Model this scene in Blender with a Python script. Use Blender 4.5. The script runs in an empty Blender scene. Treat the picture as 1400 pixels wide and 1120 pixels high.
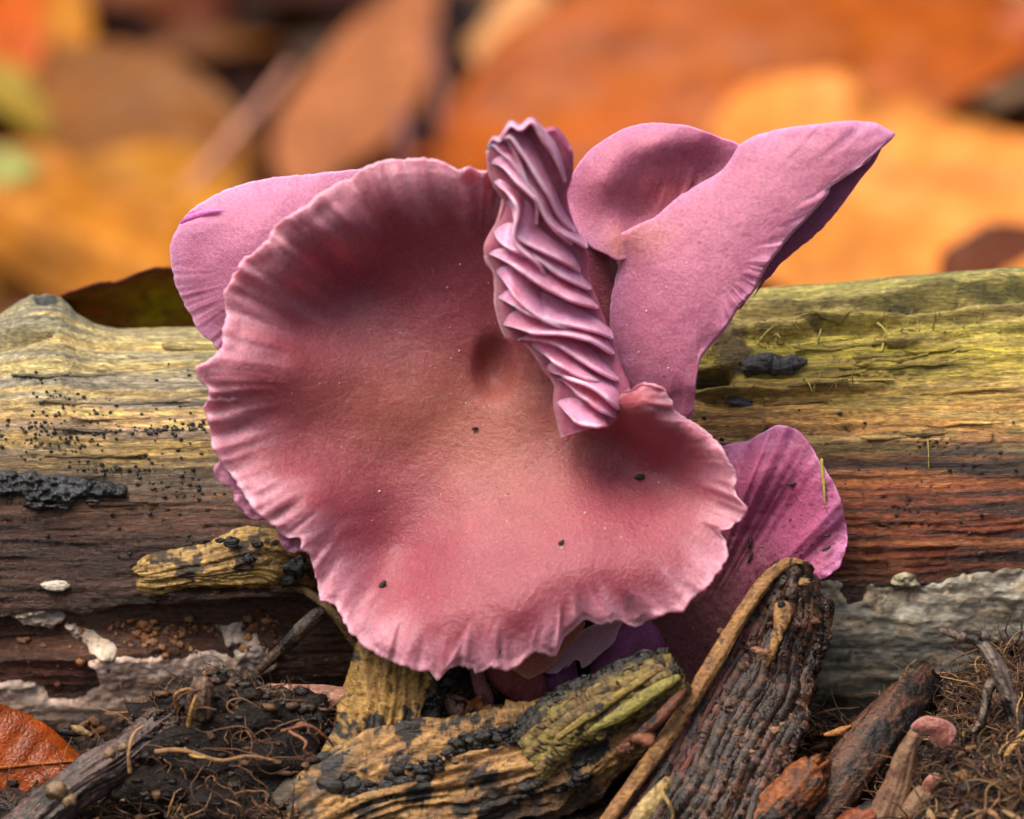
import bpy, math, random
import numpy as np
from mathutils import Vector

random.seed(7)
RNG = np.random.default_rng(11)
S = bpy.context.scene
C = bpy.context.collection

# ------------------------------------------------------------------ camera, world, sun, exposure
# 1 unit = 6.5 mm of the real place
S.unit_settings.scale_length = 0.0065
PITCH = math.radians(8.0)
DIST = 60.0
FWD = np.array([0.0, math.cos(PITCH), -math.sin(PITCH)])
UP = np.array([0.0, math.sin(PITCH), math.cos(PITCH)])
CAM = -FWD * DIST
cam_d = bpy.data.cameras.new('camera'); cam = bpy.data.objects.new('camera', cam_d); C.objects.link(cam)
cam.location = CAM; cam.rotation_euler = (math.pi / 2 - PITCH, 0, 0)
cam_d.sensor_width = 36; cam_d.lens = 36 * DIST / 14.0; cam_d.clip_start = 1; cam_d.clip_end = 2000
cam_d.dof.use_dof = True; cam_d.dof.focus_distance = DIST - 0.35; cam_d.dof.aperture_fstop = 0.15
S.camera = cam
wd = bpy.data.worlds.new('World'); S.world = wd; wd.use_nodes = True
wn = wd.node_tree.nodes; sky = wn.new('ShaderNodeTexSky'); sky.sky_type = 'NISHITA'; sky.sun_disc = False
SUN_EL, SUN_AZ = math.radians(56), math.radians(-32)     # azimuth from -Y (towards the camera), negative = left
bg = wn['Background']; bg.inputs[1].default_value = 0.085
wd.node_tree.links.new(sky.outputs[0], bg.inputs[0])
to_sun = Vector((math.sin(SUN_AZ) * math.cos(SUN_EL), -math.cos(SUN_AZ) * math.cos(SUN_EL), math.sin(SUN_EL)))
sky.sun_elevation = SUN_EL; sky.sun_rotation = math.atan2(to_sun.x, to_sun.y)
sky.air_density = 1.0; sky.dust_density = 5.0; sky.ozone_density = 0.2
sd = bpy.data.lights.new('sun', 'SUN'); sun = bpy.data.objects.new('sun', sd); C.objects.link(sun)
sd.energy = 3.0; sd.angle = math.radians(38); sd.color = (1.0, 0.91, 0.78)
sun.rotation_euler = to_sun.to_track_quat('Z', 'Y').to_euler(); sun.location = (-10, -10, 30)
S.view_settings.view_transform = 'Standard'; S.view_settings.look = 'None'; S.view_settings.gamma = 1
S.view_settings.use_curve_mapping = False
S.view_settings.exposure = 0.7
S.render.engine = 'CYCLES'
S.cycles.use_denoising = True

# ------------------------------------------------------------------ helpers
def W(px, py, y):
    """world point at depth y that stands at photo position px, py (1400 x 1120)"""
    px = np.asarray(px, float); py = np.asarray(py, float); y = np.asarray(y, float)
    a = (px - 700) / 100 / DIST; b = (560 - py) / 100 / DIST
    dx = a; dy = FWD[1] + UP[1] * b; dz = FWD[2] + UP[2] * b
    t = (y - CAM[1]) / dy
    return np.stack(np.broadcast_arrays(CAM[0] + t * dx, CAM[1] + t * dy, CAM[2] + t * dz), -1)
def lin(r, g, b):
    c = np.array([r, g, b]) / 255.0
    return np.where(c <= .04045, c / 12.92, ((c + .055) / 1.055) ** 2.4)
def sst(a, b, x):
    t = np.clip((x - a) / (b - a), 0, 1); return t * t * (3 - 2 * t)
def mix(a, b, m):
    m = np.asarray(m)[..., None]; return a * (1 - m) + b * m
def _h(ix, iy, iz, s):
    n = (ix * 374761393 + iy * 668265263 + iz * 2147483647 + s * 1442695041) & 0xffffffff
    n = ((n ^ (n >> 13)) * 1274126177) & 0xffffffff
    n = ((n ^ (n >> 16)) * 2246822519) & 0xffffffff
    return ((n ^ (n >> 15)) & 0xffff) / 32767.5 - 1.0
def vn(x, y, z=0.0, s=0):
    x, y, z = np.broadcast_arrays(np.asarray(x, float), np.asarray(y, float), np.asarray(z, float))
    xi = np.floor(x).astype(np.int64); yi = np.floor(y).astype(np.int64); zi = np.floor(z).astype(np.int64)
    f = x - xi; g = y - yi; k = z - zi
    f = f * f * f * (f * (f * 6 - 15) + 10); g = g * g * g * (g * (g * 6 - 15) + 10); k = k * k * k * (k * (k * 6 - 15) + 10)
    r = 0
    flat = not np.any(k)
    for dz in ((0,) if flat else (0, 1)):
        wz = 1 if flat else (k if dz else 1 - k)
        for dy in (0, 1):
            wy = g if dy else 1 - g
            for dx in (0, 1):
                wx = f if dx else 1 - f
                r = r + _h(xi + dx, yi + dy, zi + dz, s) * wx * wy * wz
    return r
def fbm(x, y, z=0.0, s=0, o=4, gain=.5):
    r = 0; a = 1; q = 1; t = 0
    for i in range(o):
        r = r + a * vn(np.asarray(x) * q, np.asarray(y) * q, np.asarray(z) * q if np.any(z) else 0.0, s + i * 17); t += a; a *= gain; q *= 2.03
    return r / t
def catmull(pts, n):
    p = np.asarray(pts, float); m = len(p)
    e = np.vstack([2 * p[0] - p[1], p, 2 * p[-1] - p[-2]])
    u = np.linspace(0, m - 1, n); i = np.minimum(u.astype(int), m - 2); t = (u - i)[:, None]
    a, b, c, d = e[i], e[i + 1], e[i + 2], e[i + 3]
    return .5 * (2 * b + (c - a) * t + (2 * a - 5 * b + 4 * c - d) * t ** 2 + (3 * b - a - 3 * c + d) * t ** 3)
def tps(ctrl):
    c = np.asarray(ctrl, float); X = c[:, :2] / 100; n = len(c)
    U = lambda d2: .5 * d2 * np.log(d2 + 1e-9)
    K = U(((X[:, None] - X[None]) ** 2).sum(-1)) + np.eye(n) * .02
    P = np.hstack([np.ones((n, 1)), X]); A = np.zeros((n + 3, n + 3)); A[:n, :n] = K; A[:n, n:] = P; A[n:, :n] = P.T
    w = np.linalg.solve(A, np.concatenate([c[:, 2], [0, 0, 0]]))
    def f(px, py):
        px = np.asarray(px, float) / 100; py = np.asarray(py, float) / 100
        r = w[n] + w[n + 1] * px + w[n + 2] * py
        for i in range(n): r = r + w[i] * U((px - X[i, 0]) ** 2 + (py - X[i, 1]) ** 2)
        return r
    return f
def polydist(px, py, poly):
    """signed distance to a polygon, positive inside"""
    p = np.asarray(poly, float); q = np.roll(p, -1, 0); d = np.full(np.shape(px), 1e9); ins = np.zeros(np.shape(px), bool)
    for (ax, ay), (bx, by) in zip(p, q):
        ex, ey = bx - ax, by - ay; t = np.clip(((px - ax) * ex + (py - ay) * ey) / (ex * ex + ey * ey + 1e-9), 0, 1)
        d = np.minimum(d, np.hypot(px - ax - t * ex, py - ay - t * ey))
        ins ^= ((ay > py) != (by > py)) & (px < ex * (py - ay) / (by - ay + 1e-12) + ax)
    return np.where(ins, d, -d)
def stops(y, tab):
    t = np.array([[k, *lin(*c)] for k, c in tab]); return np.stack([np.interp(y, t[:, 0], t[:, i]) for i in (1, 2, 3)], -1)

def raw_mesh(name, V, F, mat, parent=None, col=None, rough=None, smooth=True, fix=True):
    """V (n,3) world, F list of (k,4) / (k,3) index arrays -> one mesh object"""
    loc = np.array(parent.matrix_basis.translation) if parent is not None else np.zeros(3)
    if parent is not None and parent.parent is not None: loc = loc + np.array(parent.parent.matrix_basis.translation)
    F = [np.asarray(f, np.int32) for f in (F if isinstance(F, list) else [F]) if len(f)]
    if fix:
        vol = 0
        for f in F:
            for k in range(1, f.shape[1] - 1):
                vol += np.einsum('ij,ij->', V[f[:, 0]], np.cross(V[f[:, k]], V[f[:, k + 1]]))
        c0 = V.mean(0); vol = 0
        for f in F:
            for k in range(1, f.shape[1] - 1):
                vol += np.einsum('ij,ij->', V[f[:, 0]] - c0, np.cross(V[f[:, k]] - c0, V[f[:, k + 1]] - c0))
        if vol < 0: F = [f[:, ::-1] for f in F]
    me = bpy.data.meshes.new(name)
    me.vertices.add(len(V)); me.vertices.foreach_set('co', (V - loc).astype(np.float32).ravel())
    tot = np.concatenate([np.full(len(f), f.shape[1]) for f in F]); idx = np.concatenate([f.ravel() for f in F])
    me.loops.add(len(idx)); me.loops.foreach_set('vertex_index', idx.astype(np.int32))
    me.polygons.add(len(tot)); st = np.concatenate([[0], np.cumsum(tot)[:-1]])
    me.polygons.foreach_set('loop_start', st.astype(np.int32)); me.polygons.foreach_set('loop_total', tot.astype(np.int32))
    if smooth: me.polygons.foreach_set('use_smooth', np.ones(len(tot), bool))
    me.update(calc_edges=True); me.validate()
    if col is not None:
        a = me.attributes.new('Col', 'FLOAT_COLOR', 'POINT')
        q = np.ones((len(V), 4), np.float32); q[:, :3] = np.clip(np.reshape(col, (-1, 3)), 0.002, .95)
        q[:, 3] = .5 if rough is None else np.reshape(np.broadcast_to(rough, (len(V),)), -1)
        a.data.foreach_set('color', q.ravel())
    me.materials.append(mat)
    o = bpy.data.objects.new(name, me); C.objects.link(o)
    if parent is not None: o.parent = parent
    return o
def grid_faces(n, m, cu=False, cv=False, off=0):
    i = np.arange(n if cu else n - 1); j = np.arange(m if cv else m - 1); I, J = np.meshgrid(i, j, indexing='ij')
    a = I * m + J; b = ((I + 1) % n) * m + J; c = ((I + 1) % n) * m + (J + 1) % m; d = I * m + (J + 1) % m
    return np.stack([a, b, c, d], -1).reshape(-1, 4) + off
def grid_obj(name, P, mat, parent=None, col=None, rough=None, cu=False, cv=False):
    n, m = P.shape[:2]
    return raw_mesh(name, P.reshape(-1, 3), grid_faces(n, m, cu, cv), mat, parent, None if col is None else np.broadcast_to(col, P.shape),
                    None if rough is None else np.broadcast_to(rough, (n, m)).ravel())
def shell_obj(name, P, t, mat, parent=None, col=None, rough=None):
    """a sheet P (n,m,3) given real thickness t along its own normal, edges closed"""
    du = np.gradient(P, axis=0); dv = np.gradient(P, axis=1); N = np.cross(du, dv); N /= np.linalg.norm(N, axis=-1, keepdims=True) + 1e-9
    t = np.broadcast_to(t, P.shape[:2])[..., None]
    Q = np.concatenate([P + N * t / 2, (P - N * t / 2)[:, ::-1]], 1)
    c = None if col is None else np.concatenate([np.broadcast_to(col, P.shape), np.broadcast_to(col, P.shape)[:, ::-1]], 1)
    r = None if rough is None else np.concatenate([np.broadcast_to(rough, P.shape[:2]), np.broadcast_to(rough, P.shape[:2])[:, ::-1]], 1)
    n, m = Q.shape[:2]
    f = grid_faces(n, m, False, True); k = m // 2
    caps = []
    for row in (0, n - 1):
        for j in range(k - 1): caps.append([row * m + j, row * m + j + 1, row * m + m - 2 - j, row * m + m - 1 - j] if row else [row * m + m - 1 - j, row * m + m - 2 - j, row * m + j + 1, row * m + j])
    return raw_mesh(name, Q.reshape(-1, 3), [f, np.array(caps)], mat, parent, c, None if r is None else r.ravel())
def thing(name, label, cat, loc, group=None):
    o = bpy.data.objects.new(name, None); C.objects.link(o); o.location = Vector([float(v) for v in loc]); o.empty_display_size = .1
    return tag(o, label, cat, group)
def tag(o, label, cat, group=None, kind=None):
    o['label'] = label; o['category'] = cat
    if group: o['group'] = group
    if kind: o['kind'] = kind
    return o
def tube_pts(pts, nl, nr, flat=1.0, disp=None, caps=True, seed=0, twist=0.0, jag=0.0):
    """pts (px, py, y, radius in px) -> ring grid P (nl, nr, 3), with rounded ends"""
    k = catmull(pts, nl); A = W(k[:, 0], k[:, 1], k[:, 2]); r = np.maximum(k[:, 3], .3) / 100
    T = np.gradient(A, axis=0); T /= np.linalg.norm(T, axis=1, keepdims=True) + 1e-9
    ref = np.array([0, -1.0, 0.15]); B = np.cross(T, ref); B /= np.linalg.norm(B, axis=1, keepdims=True) + 1e-9; N = np.cross(B, T)
    v = np.linspace(0, 2 * np.pi, nr, endpoint=False) + twist
    u = np.linspace(0, 1, nl)
    Lr = np.linalg.norm(np.diff(A, axis=0), axis=1).sum(); rr = r.copy()
    if caps:
        for e, s in ((0, 1), (-1, -1)):
            d = (u if e == 0 else 1 - u) * Lr; q = max(r[e] * (.6 if not jag else .12), 1e-3); rr = np.where(d < q, rr * np.sqrt(np.clip(1 - (1 - d / q) ** 2, 0.0, 1)), rr)
    U, V = np.meshgrid(u, v, indexing='ij')
    R = np.broadcast_to(rr[:, None], U.shape)
    if disp is not None: R = R * (1 + disp(U * Lr, V, np.maximum(r, .02)[:, None]))
    P = A[:, None] + B[:, None] * (R * np.sin(V))[..., None] + N[:, None] * (R * np.cos(V) * flat)[..., None]
    if jag:                                                  # splintered, uneven broken ends
        for e, sg in ((0, -1), (-1, 1)):
            near = sst(.10, 0, U if e == 0 else 1 - U); P = P + T[e] * (sg * jag * near * (fbm(np.cos(V) * 2.4, np.sin(V) * 2.4, s=int(abs(pts[0][0])) + e, o=4) + .2))[..., None]
    return P, U, V, Lr
def px_of(P):
    d = P - CAM; f = d @ FWD; return 700 + d[..., 0] / f * DIST * 100, 560 - (d @ UP) / f * DIST * 100
def tube(name, pts, mat, parent=None, col=(.2, .1, .05), nl=60, nr=20, flat=1.0, disp=None, rough=None, caps=True, jag=0.0):
    P, U, V, L = tube_pts(pts, nl, nr, flat, disp, caps, jag=jag)
    c = col(*px_of(P), U * L, V, P) if callable(col) else np.broadcast_to(np.array(col, float), P.shape)
    r = rough(*px_of(P), U * L, V) if callable(rough) else rough
    return grid_obj(name, P, mat, parent, c, r, cv=True)
def blob_geo(c, r, n=10, m=7, seed=0, amp=.3, sq=(1, 1, 1)):
    th = np.linspace(0, 2 * np.pi, n, endpoint=False); ph = np.linspace(0.0, np.pi, m)
    PH, TH = np.meshgrid(ph, th, indexing='ij')
    D = np.stack([np.sin(PH) * np.cos(TH), np.sin(PH) * np.sin(TH), np.cos(PH)], -1)
    R = r * (1 + amp * fbm(D[..., 0] * 1.7 + seed * 3.1, D[..., 1] * 1.7, D[..., 2] * 1.7 + 5.3, s=seed, o=3))
    return (np.array(c) + D * R[..., None] * np.array(sq)).reshape(-1, 3), grid_faces(m, n, False, True)
class Join:
    def __init__(s): s.V = []; s.F = {}; s.n = 0; s.c = []; s.r = []
    def add(s, V, F, col=(.1, .1, .1), rough=.5):
        V = np.asarray(V).reshape(-1, 3); F = np.asarray(F); s.V.append(V); s.F.setdefault(F.shape[1], []).append(F + s.n); s.n += len(V)
        s.c.append(np.broadcast_to(np.asarray(col, float).reshape(-1, 3) if np.ndim(col) > 1 else np.array(col, float), V.shape)); s.r.append(np.full(len(V), rough, float))
    def tube(s, pts3, r0, r1, col, nr=5, rough=.5):
        A = np.asarray(pts3, float); T = np.gradient(A, axis=0); T /= np.linalg.norm(T, axis=1, keepdims=True) + 1e-9
        B = np.cross(T, [0.1, -1, .2]); B /= np.linalg.norm(B, axis=1, keepdims=True) + 1e-9; N = np.cross(B, T)
        v = np.linspace(0, 2 * np.pi, nr, endpoint=False); r = np.linspace(r0, r1, len(A))[:, None, None]
        P = A[:, None] + r * (B[:, None] * np.sin(v)[None, :, None] + N[:, None] * np.cos(v)[None, :, None])
        s.add(P, grid_faces(len(A), nr, False, True), col, rough)
    def build(s, name, mat, parent=None, smooth=True):
        return raw_mesh(name, np.vstack(s.V), [np.vstack(f) for f in s.F.values()], mat, parent, np.vstack(s.c), np.concatenate(s.r), smooth, fix=False)

# ------------------------------------------------------------------ materials
def mat_new(name):
    m = bpy.data.materials.new(name); m.use_nodes = True
    nt = m.node_tree; return m, nt, nt.nodes, nt.links, nt.nodes['Principled BSDF']
def nd(nt, typ, **kw):
    n = nt.nodes.new(typ)
    for k, v in kw.items():
        if hasattr(n, k): setattr(n, k, v)
    return n
def noise(nt, vec, scale, detail=4, rough=.6, sc=None):
    n = nt.nodes.new('ShaderNodeTexNoise'); n.inputs['Scale'].default_value = scale; n.inputs['Detail'].default_value = detail; n.inputs['Roughness'].default_value = rough
    if sc is not None:
        mp = nt.nodes.new('ShaderNodeMapping'); mp.inputs['Scale'].default_value = sc; nt.links.new(vec, mp.inputs[0]); vec = mp.outputs[0]
    nt.links.new(vec, n.inputs['Vector']); return n.outputs['Fac']
def ramp(nt, fac, a, b, ca=(0, 0, 0, 1), cb=(1, 1, 1, 1)):
    r = nt.nodes.new('ShaderNodeValToRGB'); r.color_ramp.elements[0].position = a; r.color_ramp.elements[1].position = b
    r.color_ramp.elements[0].color = ca; r.color_ramp.elements[1].color = cb; nt.links.new(fac, r.inputs[0]); return r.outputs[0]
def mixrgb(nt, typ, fac, a, b):
    m = nt.nodes.new('ShaderNodeMix'); m.data_type = 'RGBA'; m.blend_type = typ
    for s, v in ((0, fac), (6, a), (7, b)):
        if hasattr(v, 'links') or hasattr(v, 'is_linked'): nt.links.new(v, m.inputs[s])
        else: m.inputs[s].default_value = v
    return m.outputs[2]
def bump(nt, h, strength, dist, prev=None):
    b = nt.nodes.new('ShaderNodeBump'); b.inputs['Strength'].default_value = strength; b.inputs['Distance'].default_value = dist
    nt.links.new(h, b.inputs['Height'])
    if prev is not None: nt.links.new(prev, b.inputs['Normal'])
    return b.outputs[0]
def flesh(name, sss=.6, grain=14.0, bstr=.5, spec=.35, speck=.5, coat=.15):
    m, nt, N, L, P = mat_new(name)
    co = nd(nt, 'ShaderNodeTexCoord').outputs['Object']; at = nd(nt, 'ShaderNodeAttribute'); at.attribute_name = 'Col'
    n1 = noise(nt, co, grain, 5, .65); n2 = noise(nt, co, grain * 2.6, 3, .6); n3 = noise(nt, co, 2.2, 3)
    c = mixrgb(nt, 'MULTIPLY', 1.0, at.outputs['Color'], ramp(nt, n1, .3, .68, (.80, .75, .78, 1), (1.14, 1.16, 1.14, 1)))
    c = mixrgb(nt, 'MULTIPLY', 1.0, c, ramp(nt, n3, .3, .7, (.92, .88, .92, 1), (1.06, 1.08, 1.06, 1)))
    c = mixrgb(nt, 'MIX', ramp(nt, n2, .62, .74, (0, 0, 0, 1), (speck, speck, speck, 1)), c, (.78, .52, .52, 1))
    L.new(c, P.inputs['Base Color'])
    P.inputs['Subsurface Weight'].default_value = sss; P.inputs['Subsurface Radius'].default_value = (.30, .09, .13); P.inputs['Subsurface Scale'].default_value = .6
    L.new(at.outputs['Alpha'], P.inputs['Roughness']); P.inputs['Specular IOR Level'].default_value = spec
    b = bump(nt, n1, bstr, .05); b = bump(nt, n2, bstr * .9, .024, b); L.new(b, P.inputs['Normal'])
    P.inputs['Coat Weight'].default_value = coat; P.inputs['Coat Roughness'].default_value = .14; L.new(b, P.inputs['Coat Normal'])
    return m
def woody(name, grain_sc=(1.2, 9, 9), scale=3.0, bstr=.6, spec=.5, contrast=.45, fine=26.0):
    m, nt, N, L, P = mat_new(name)
    co = nd(nt, 'ShaderNodeTexCoord').outputs['Object']; at = nd(nt, 'ShaderNodeAttribute'); at.attribute_name = 'Col'
    g = noise(nt, co, scale, 6, .65, grain_sc); f = noise(nt, co, fine, 4, .6, (.45, 1, 1)); b3 = noise(nt, co, 6, 4, .6)
    lo = 1 - contrast; hi = 1 + contrast * .8
    c = mixrgb(nt, 'MULTIPLY', 1.0, at.outputs['Color'], ramp(nt, g, .3, .7, (lo, lo, lo, 1), (hi, hi, hi, 1)))
    c = mixrgb(nt, 'MULTIPLY', 1.0, c, ramp(nt, f, .28, .7, (.62, .6, .58, 1), (1.25, 1.25, 1.25, 1)))
    L.new(c, P.inputs['Base Color'])
    rr = nt.nodes.new('ShaderNodeMath'); rr.operation = 'MULTIPLY'; L.new(at.outputs['Alpha'], rr.inputs[0]); L.new(ramp(nt, b3, .3, .7, (.7, .7, .7, 1), (1.25, 1.25, 1.25, 1)), rr.inputs[1])
    L.new(rr.outputs[0], P.inputs['Roughness']); P.inputs['Specular IOR Level'].default_value = spec
    b = bump(nt, g, bstr, .06); b = bump(nt, f, bstr * .9, .03, b); L.new(b, P.inputs['Normal'])
    return m
def leafy(name, trans=.35, sc=1.0):
    m, nt, N, L, P = mat_new(name)
    co = nd(nt, 'ShaderNodeTexCoord').outputs['Object']; at = nd(nt, 'ShaderNodeAttribute'); at.attribute_name = 'Col'
    n1 = noise(nt, co, 1.1 * sc, 4, .6); vo = nd(nt, 'ShaderNodeTexVoronoi'); vo.feature = 'DISTANCE_TO_EDGE'; vo.inputs['Scale'].default_value = 7 * sc; L.new(co, vo.inputs['Vector'])
    c = mixrgb(nt, 'MULTIPLY', 1.0, at.outputs['Color'], ramp(nt, n1, .3, .7, (.7, .62, .5, 1), (1.2, 1.15, 1.1, 1)))
    c = mixrgb(nt, 'MULTIPLY', 1.0, c, ramp(nt, vo.outputs['Distance'], 0, .12, (1.25, 1.15, 1.0, 1), (.95, .95, .95, 1)))
    L.new(c, P.inputs['Base Color']); L.new(at.outputs['Alpha'], P.inputs['Roughness']); P.inputs['Specular IOR Level'].default_value = .35
    L.new(bump(nt, vo.outputs['Distance'], .4, .05), P.inputs['Normal'])
    tr = nd(nt, 'ShaderNodeBsdfTranslucent'); L.new(c, tr.inputs[0]); mx = nd(nt, 'ShaderNodeMixShader'); mx.inputs[0].default_value = trans
    L.new(P.outputs[0], mx.inputs[1]); L.new(tr.outputs[0], mx.inputs[2]); L.new(mx.outputs[0], N['Material Output'].inputs[0])
    return m
M_CAP = flesh('pink_mushroom_flesh', .85, 19, .42)
M_LILAC = flesh('lilac_mushroom_flesh', .75, 21, .42)
M_GILL = flesh('gill_flesh', .85, 9, .2, .3, .25, .08)
M_STEM = flesh('dark_stem_flesh', .4, 16, .6)
M_WOOD = woody('weathered_wood', (1.2, 9, 9), 3.0, .8, .7, .5)
def add_streak(m):
    nt = m.node_tree; P = nt.nodes['Principled BSDF']; co = nt.nodes['Texture Coordinate'].outputs['Object']
    h = noise(nt, co, 3.0, 4, .7, (1.3, 20, 20)); k = noise(nt, co, 9.0, 3, .6, (.5, 1.6, 1.6))
    src = P.inputs['Base Color'].links[0].from_socket
    c = mixrgb(nt, 'MULTIPLY', 1.0, src, ramp(nt, h, .32, .66, (.55, .52, .5, 1), (1.25, 1.25, 1.25, 1))); c = mixrgb(nt, 'MULTIPLY', 1.0, c, ramp(nt, k, .3, .62, (.72, .7, .66, 1), (1.12, 1.12, 1.12, 1)))
    nt.links.new(c, P.inputs['Base Color']); nt.links.new(bump(nt, h, .7, .05, P.inputs['Normal'].links[0].from_socket), P.inputs['Normal'])
add_streak(M_WOOD)
M_ROT = woody('rotten_wood', (2.5, 5, 5), 2.6, .8, .5, .5, 22)
M_BARK = woody('dark_bark', (4, 4, 4), 3, .55, .5, .6, 18)
M_CRUST = woody('fungus_crust', (2, 5, 5), 3, .4, .45, .35, 20)
M_BLACK = woody('black_crust', (4, 7, 7), 3, .6, .55, .7, 30)
M_SOIL = woody('soil', (4, 4, 4), 2.5, 1.0, .25, .7, 16)
M_BIT = woody('debris', (4, 4, 4), 4, .7, .5, .4, 24)
M_LEAF = leafy('dry_leaf')
M_NEAR = leafy('near_leaf', .25, 2.0)

# ------------------------------------------------------------------ the ground: one sheet of dark soil, rising into a bank far behind the log
def axis(dense0, dense1, n, far0, far1):
    a = np.linspace(dense0, dense1, n); q = np.linspace(0, 1, 26)[1:] ** 2.2
    return np.concatenate([(dense0 + (far0 - dense0) * q)[::-1], a, dense1 + (far1 - dense1) * q])
def floor_z(x, y):
    z = np.interp(y, [-60, -12, -6, -3.2, -2.4, -1.2, .2, 1.5, 4, 30, 38, 66, 90, 130, 400],
                  [-8.5, -7.6, -6.8, -5.75, -5.45, -5.05, -4.72, -4.75, -5.3, -6.0, -5.8, -.2, 4.6, 11, 16])
    near = sst(-5, -2.0, y) * (1 - sst(.8, 2.2, y))
    z = z + near * (1.05 * sst(4.2, 6.6, x) + .25 * sst(-2.0, -3.2, x) * sst(-5.0, -4.2, x) * 1.0 - .35 * sst(2.6, 4.2, x) * (1 - sst(4.6, 5.6, x)))
    return z + near * .16 * fbm(x * 1.3, y * 1.3, s=3) + near * .09 * fbm(x * 5, y * 5, s=5, o=3) + .25 * sst(8, 30, y) * fbm(x * .25, y * .25, s=9)
gx, gy = axis(-8.6, 8.6, 330, -180, 180), axis(-4.2, 1.6, 150, -60, 380)
GX, GY = np.meshgrid(gx, gy, indexing='ij')
GP = np.stack([GX, GY, floor_z(GX, GY)], -1)
gn = fbm(GX * 2, GY * 2, s=31)
gc = mix(np.array([.012, .008, .006]), np.array([.040, .024, .016]), sst(-.2, .5, gn))
gc = mix(gc, np.array([.085, .040, .018]) * np.ones_like(gc), sst(10, 30, GY) * .7)
nv = GP.shape[0] * GP.shape[1]
floor = raw_mesh('forest_floor', GP.reshape(-1, 3), grid_faces(*GP.shape[:2])[:, ::-1] if False else grid_faces(*GP.shape[:2]), M_SOIL, None, gc, np.full(nv, .3), fix=False)
floor['kind'] = 'structure'; floor['label'] = 'dark crumbly forest soil under the log, rising behind it'

# ------------------------------------------------------------------ the fallen log
TOP = [(-900, 520), (-120, 462), (-40, 446), (0, 428), (20, 414), (40, 403), (62, 400), (84, 406), (104, 426), (130, 441), (160, 448), (260, 447),
       (420, 446), (700, 428), (1000, 402), (1040, 397), (1120, 391), (1200, 383), (1300, 374), (1400, 366), (1500, 358), (2300, 290)]
BOT = [(-900, 1080), (0, 1032), (250, 1000), (480, 990), (1000, 985), (1250, 985), (1400, 970), (2300, 930)]
def log_base(px, phi):
    yt = np.interp(px, *zip(*TOP)); yb = np.interp(px, *zip(*BOT)); zc = (yt + yb) / 2; b = (yb - yt) / 2
    y = .35 + 2.0 - 2.0 * np.sin(phi) * np.where(np.sin(phi) > 0, 1, 1.3)
    return zc - b * np.cos(phi), y
LEDGES = [  # polyline along the grain, drop in depth below it (units): peeled sheets of wood
    ([(985, 432), (1060, 424), (1140, 420), (1200, 417), (1260, 408), (1330, 402), (1500, 388)], .50, 4),
    ([(985, 458), (1040, 455), (1080, 452), (1120, 440), (1160, 440), (1230, 440), (1300, 436), (1500, 415)], .46, 4),
    ([(1180, 472), (1230, 470), (1290, 463), (1340, 452), (1500, 440)], .30, 4),
    ([(960, 505), (1060, 500), (1250, 503), (1290, 488), (1400, 490), (1500, 488)], .10, 9),
    ([(930, 542), (1040, 540), (1120, 530), (1200, 530), (1215, 524), (1240, 523)], .42, 4),
    ([(-60, 458), (0, 456), (72, 452)], .25, 4)]
LEDGE_X = [(985, 1520), (985, 1520), (1180, 1520), (960, 1500), (930, 1235), (-60, 74)]
GREY_R = [(1090, 812), (1110, 800), (1135, 795), (1150, 800), (1160, 824), (1180, 822), (1185, 800), (1215, 806), (1240, 780), (1262, 800), (1300, 792), (1330, 786), (1380, 778), (1520, 772), (1900, 760), (1900, 1100), (1090, 1100)]
GREY_L = [(-400, 930), (30, 928), (62, 938), (70, 952), (112, 952), (135, 938), (128, 915), (108, 905), (160, 892), (240, 894), (290, 884), (318, 898), (366, 884), (380, 905), (352, 935), (330, 960), (240, 1050), (-400, 1060)]
SCRAPS = [[(15, 846), (60, 838), (88, 852), (70, 872), (30, 862)], [(82, 862), (120, 872), (160, 888), (150, 902), (110, 888)], [(318, 886), (350, 872), (372, 892), (352, 930), (322, 928)], [(296, 868), (330, 862), (344, 880), (310, 884)]]
def arc(px, py):
    yt = np.interp(px, *zip(*TOP)); yb = np.interp(px, *zip(*BOT)); return (yt + yb) / 2 + (yb - yt) / 2 * (np.arccos(np.clip(((yt + yb) - 2 * py) / (yb - yt), -1, 1)) - np.pi / 2)
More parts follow.
